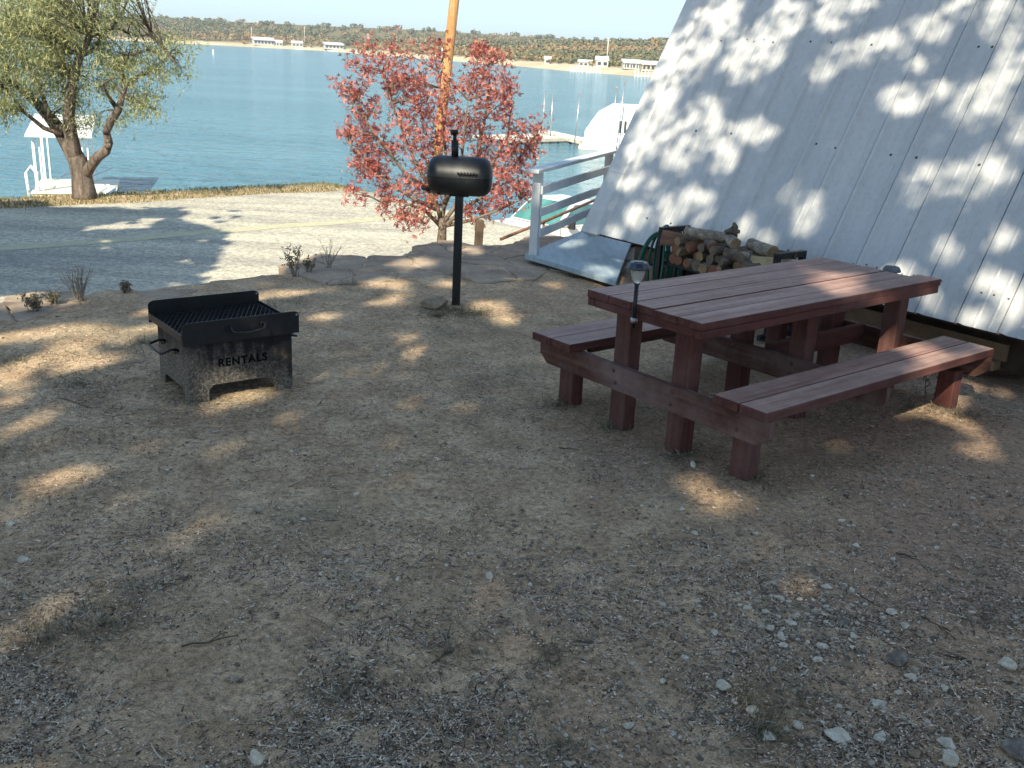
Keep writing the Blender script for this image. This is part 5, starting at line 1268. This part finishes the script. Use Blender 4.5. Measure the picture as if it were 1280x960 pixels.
def shade_tree(name_label, trunk, pts, limbs=14, tr=.24, hgt=6.6, sz=1.):
    t = empty('live_oak_tree', (trunk[0], trunk[1], tz(*trunk)-.05), 0, name_label, 'tree', 'shade trees around the viewer'); o_ = np.array(t.location)
    m = MB(); top = Vector((random.uniform(-.4, .4), random.uniform(-.4, .4), hgt)); m.tube([(0, 0, -.1), (.03, .02, .4), (.1, 0, hgt*.5), top], [tr*1.35, tr, tr*.9, tr*.75], 12)
    m.build('trunk', M_bark, t); m = MB()
    idx_ = rng.choice(len(pts), limbs)
    for k in idx_:
        p = Vector(pts[k]-o_); m.tube(sm_path(top-Vector((0, 0, random.uniform(0, 1.))), p, .3, 6, .08), [.11, .09, .07, .05, .035, .02, .01], 7)
    m.build('limbs', M_bark, t)
    n_ = len(pts); D = unit(rdir(n_)+np.array([0, 0, .2])); sz = np.reshape(sz, (-1, 1)); A = D*rng.uniform(.10, .17, (n_, 1))*sz; B = unit(np.cross(D, rdir(n_)))*rng.uniform(.065, .11, (n_, 1))*sz; V, _ = quads(pts-o_, A, B)
    np_mesh('crown', V, np.arange(len(V)).reshape(-1, 4), M_oakleaf, t)
n_ = 84000; qx = rng.uniform(-8, 7.5, n_); qy = rng.uniform(-1.5, 16.5, n_); zz = rng.uniform(7.6, 11.2, n_)
vn = np.zeros(n_)
P3 = np.stack([qx+HX.x*zz, qy+HX.y*zz, zz], 1)
t_, ne = tn(qx, qy)
keep = (rng.random(n_) > lit(qx, qy)*.985)
beyond = (ne > edge_n(t_)+.2) & (qx < .72+(qy-10.4)*.50)     # nothing shades the road, the lake or the red tree
keep &= ~beyond
w_n = np.array([noise.fractal(Vector((a*.9, b_*.9, 4)), .8, 2, 3) for a, b_ in zip(qx, qy)])
keep &= ~((qx > .9) & (qy > 8.2))
SZ = np.ones(len(P3))
n2 = 90000; qx2 = rng.uniform(.7, 7.5, n2); qy2 = rng.uniform(8.0, 16.5, n2); z2 = rng.uniform(7.6, 11.2, n2)
t2, ne2 = tn(qx2, qy2); k2 = (rng.random(n2) > lit(qx2, qy2)*.90) & ~((ne2 > edge_n(t2)+.2) & (qx2 < .72+(qy2-10.4)*.50)) & ((qx2 > .9) & (qy2 > 8.2))
P3 = np.concatenate([P3[keep], np.stack([qx2+HX.x*z2, qy2+HX.y*z2, z2], 1)[k2]]); SZ = np.concatenate([SZ[keep], np.full(k2.sum(), .48)])
TR = [(-9.5, -12.), (-3.6, -13.), (2.2, -12.4), (-9.0, -5.), (-3.2, -5.5), (2.6, -5.2)]
dist = np.stack([np.hypot(P3[:, 0]-a, P3[:, 1]-b_) for a, b_ in TR], 1); own = dist.argmin(1)
for k, lab in enumerate(('large live oak behind and left of the viewer', 'large live oak straight behind the viewer', 'live oak on the right behind the viewer beside the cabin', 'live oak left of the yard nearest the fire pit', 'tall live oak closest behind the viewer', 'live oak near the uphill end of the cabin')):
    pp = P3[own == k]
    if len(pp) > 50: shade_tree(lab, TR[k], pp, sz=SZ[own == k])
# the oak left of the frame whose shade falls on the road
n_ = 30000; px_ = rng.uniform(-420, 300, n_); py_ = rng.uniform(252, 372, n_); pr_ = np.array([at(a, b_, -1.2)[:] for a, b_ in zip(px_, py_)])
lim = 285-.9*np.abs(py_-300)+75*np.array([noise.fractal(Vector((a*.018, b_*.06, 1)), .7, 2., 4) for a, b_ in zip(px_, py_)])
gp_ = np.array([noise.fractal(Vector((a*.8, b_*.8, 11)), .7, 2, 4) for a, b_ in zip(pr_[:, 0], pr_[:, 1])])
kp = (px_ < lim) & (gp_ < .48) & ~((py_ < 262) & (px_ > 60))
pr_ = pr_[kp]; zz = rng.uniform(4.2, 8.2, len(pr_)); P4 = np.stack([pr_[:, 0]+HX.x*(zz+1.2), pr_[:, 1]+HX.y*(zz+1.2), zz], 1)
kp = (P4[:, 0]/np.maximum(P4[:, 1], .1) < -.62) | (P4[:, 1] < 0); P4 = P4[kp]
cen = P4.mean(0); kp = np.hypot(P4[:, 0]-cen[0], P4[:, 1]-cen[1]) < 9; P4 = P4[kp]
shade_tree('spreading live oak beside the road out past the left edge of the yard', (cen[0]-.5, cen[1]-.5), P4, 16, .3, 3.6)

# ------------------------------------------------------------------ grass verge between road and water
n_ = 26000; tq = rng.uniform(-12, 17, n_); nq = rng.uniform(19.75, 22.2, n_)+.1*np.sin(tq*2); xq, yq = xy(tq, nq); zq = terr(xq, yq)
D = unit(np.stack([rng.normal(size=n_)*.35, rng.normal(size=n_)*.35, np.ones(n_)], 1)); hh = rng.uniform(.015, .05, (n_, 1)); B = unit(np.cross(D, rdir(n_)))*.008
V, Fq = quads(np.stack([xq, yq, zq], 1)+D*hh*.9, D*hh, B)
M_verge = leafmat('verge_grass', [(0, (.09, .10, .035)), (.5, (.17, .16, .06)), (.8, (.25, .21, .10)), (1, (.32, .27, .15))], .2, .9)
tag(np_mesh('verge_grass', V, Fq, M_verge), kind='stuff')

# ------------------------------------------------------------------ light, sky, camera
sun = bpy.data.lights.new('sun', 'SUN'); sun.energy = 2.35; sun.angle = math.radians(.55); sun.color = (1, .915, .71)
so = bpy.data.objects.new('sun', sun); COL.objects.link(so); so.rotation_euler = SUN.to_track_quat('Z', 'Y').to_euler()
wd = bpy.data.worlds.new('World'); S.world = wd; wd.use_nodes = True; nt = wd.node_tree
sk = nt.nodes.new('ShaderNodeTexSky'); sk.sky_type = 'NISHITA'; sk.sun_disc = False; sk.sun_elevation = EL; sk.sun_rotation = math.atan2(SH.x, SH.y)
sk.altitude = 300; sk.air_density = 1.; sk.dust_density = .6; sk.ozone_density = 1.2
gm_ = nt.nodes.new('ShaderNodeGamma'); gm_.inputs[1].default_value = .45; nt.links.new(sk.outputs[0], gm_.inputs[0])
nt.links.new(mix(nt, 1., gm_.outputs[0], (.66, .83, .98), 'MULTIPLY'), nt.nodes['Background'].inputs[0]); nt.nodes['Background'].inputs[1].default_value = .135
cam = bpy.data.cameras.new('camera'); co = bpy.data.objects.new('camera', cam); COL.objects.link(co); S.camera = co
cam.sensor_width = 36; cam.lens = F/1280*36; cam.clip_end = 6000; cam.clip_start = .05
Mc = Matrix((CR, CU, -CF)).transposed().to_4x4(); Mc.translation = (0, 0, H); co.matrix_world = Mc
S.view_settings.view_transform = 'Standard'; S.view_settings.look = 'None'; S.view_settings.exposure = 1.98; S.view_settings.gamma = 1
S.render.resolution_x = 1024; S.render.resolution_y = 768

# ------------------------------------------------------------------ thin lake haze
hm = bpy.data.materials.new('haze'); hm.use_nodes = True; hn = hm.node_tree; hn.nodes.remove(hn.nodes['Principled BSDF'])
pv = hn.nodes.new('ShaderNodeVolumePrincipled'); pv.inputs['Color'].default_value = (.86, .92, 1, 1); pv.inputs['Density'].default_value = .0002; pv.inputs['Anisotropy'].default_value = .2
hn.links.new(pv.outputs[0], hn.nodes['Material Output'].inputs['Volume'])
hz = MB().box((-1450, 1650, 24), (4500, 3900, 72)).build('haze', hm); tag(hz, kind='stuff')
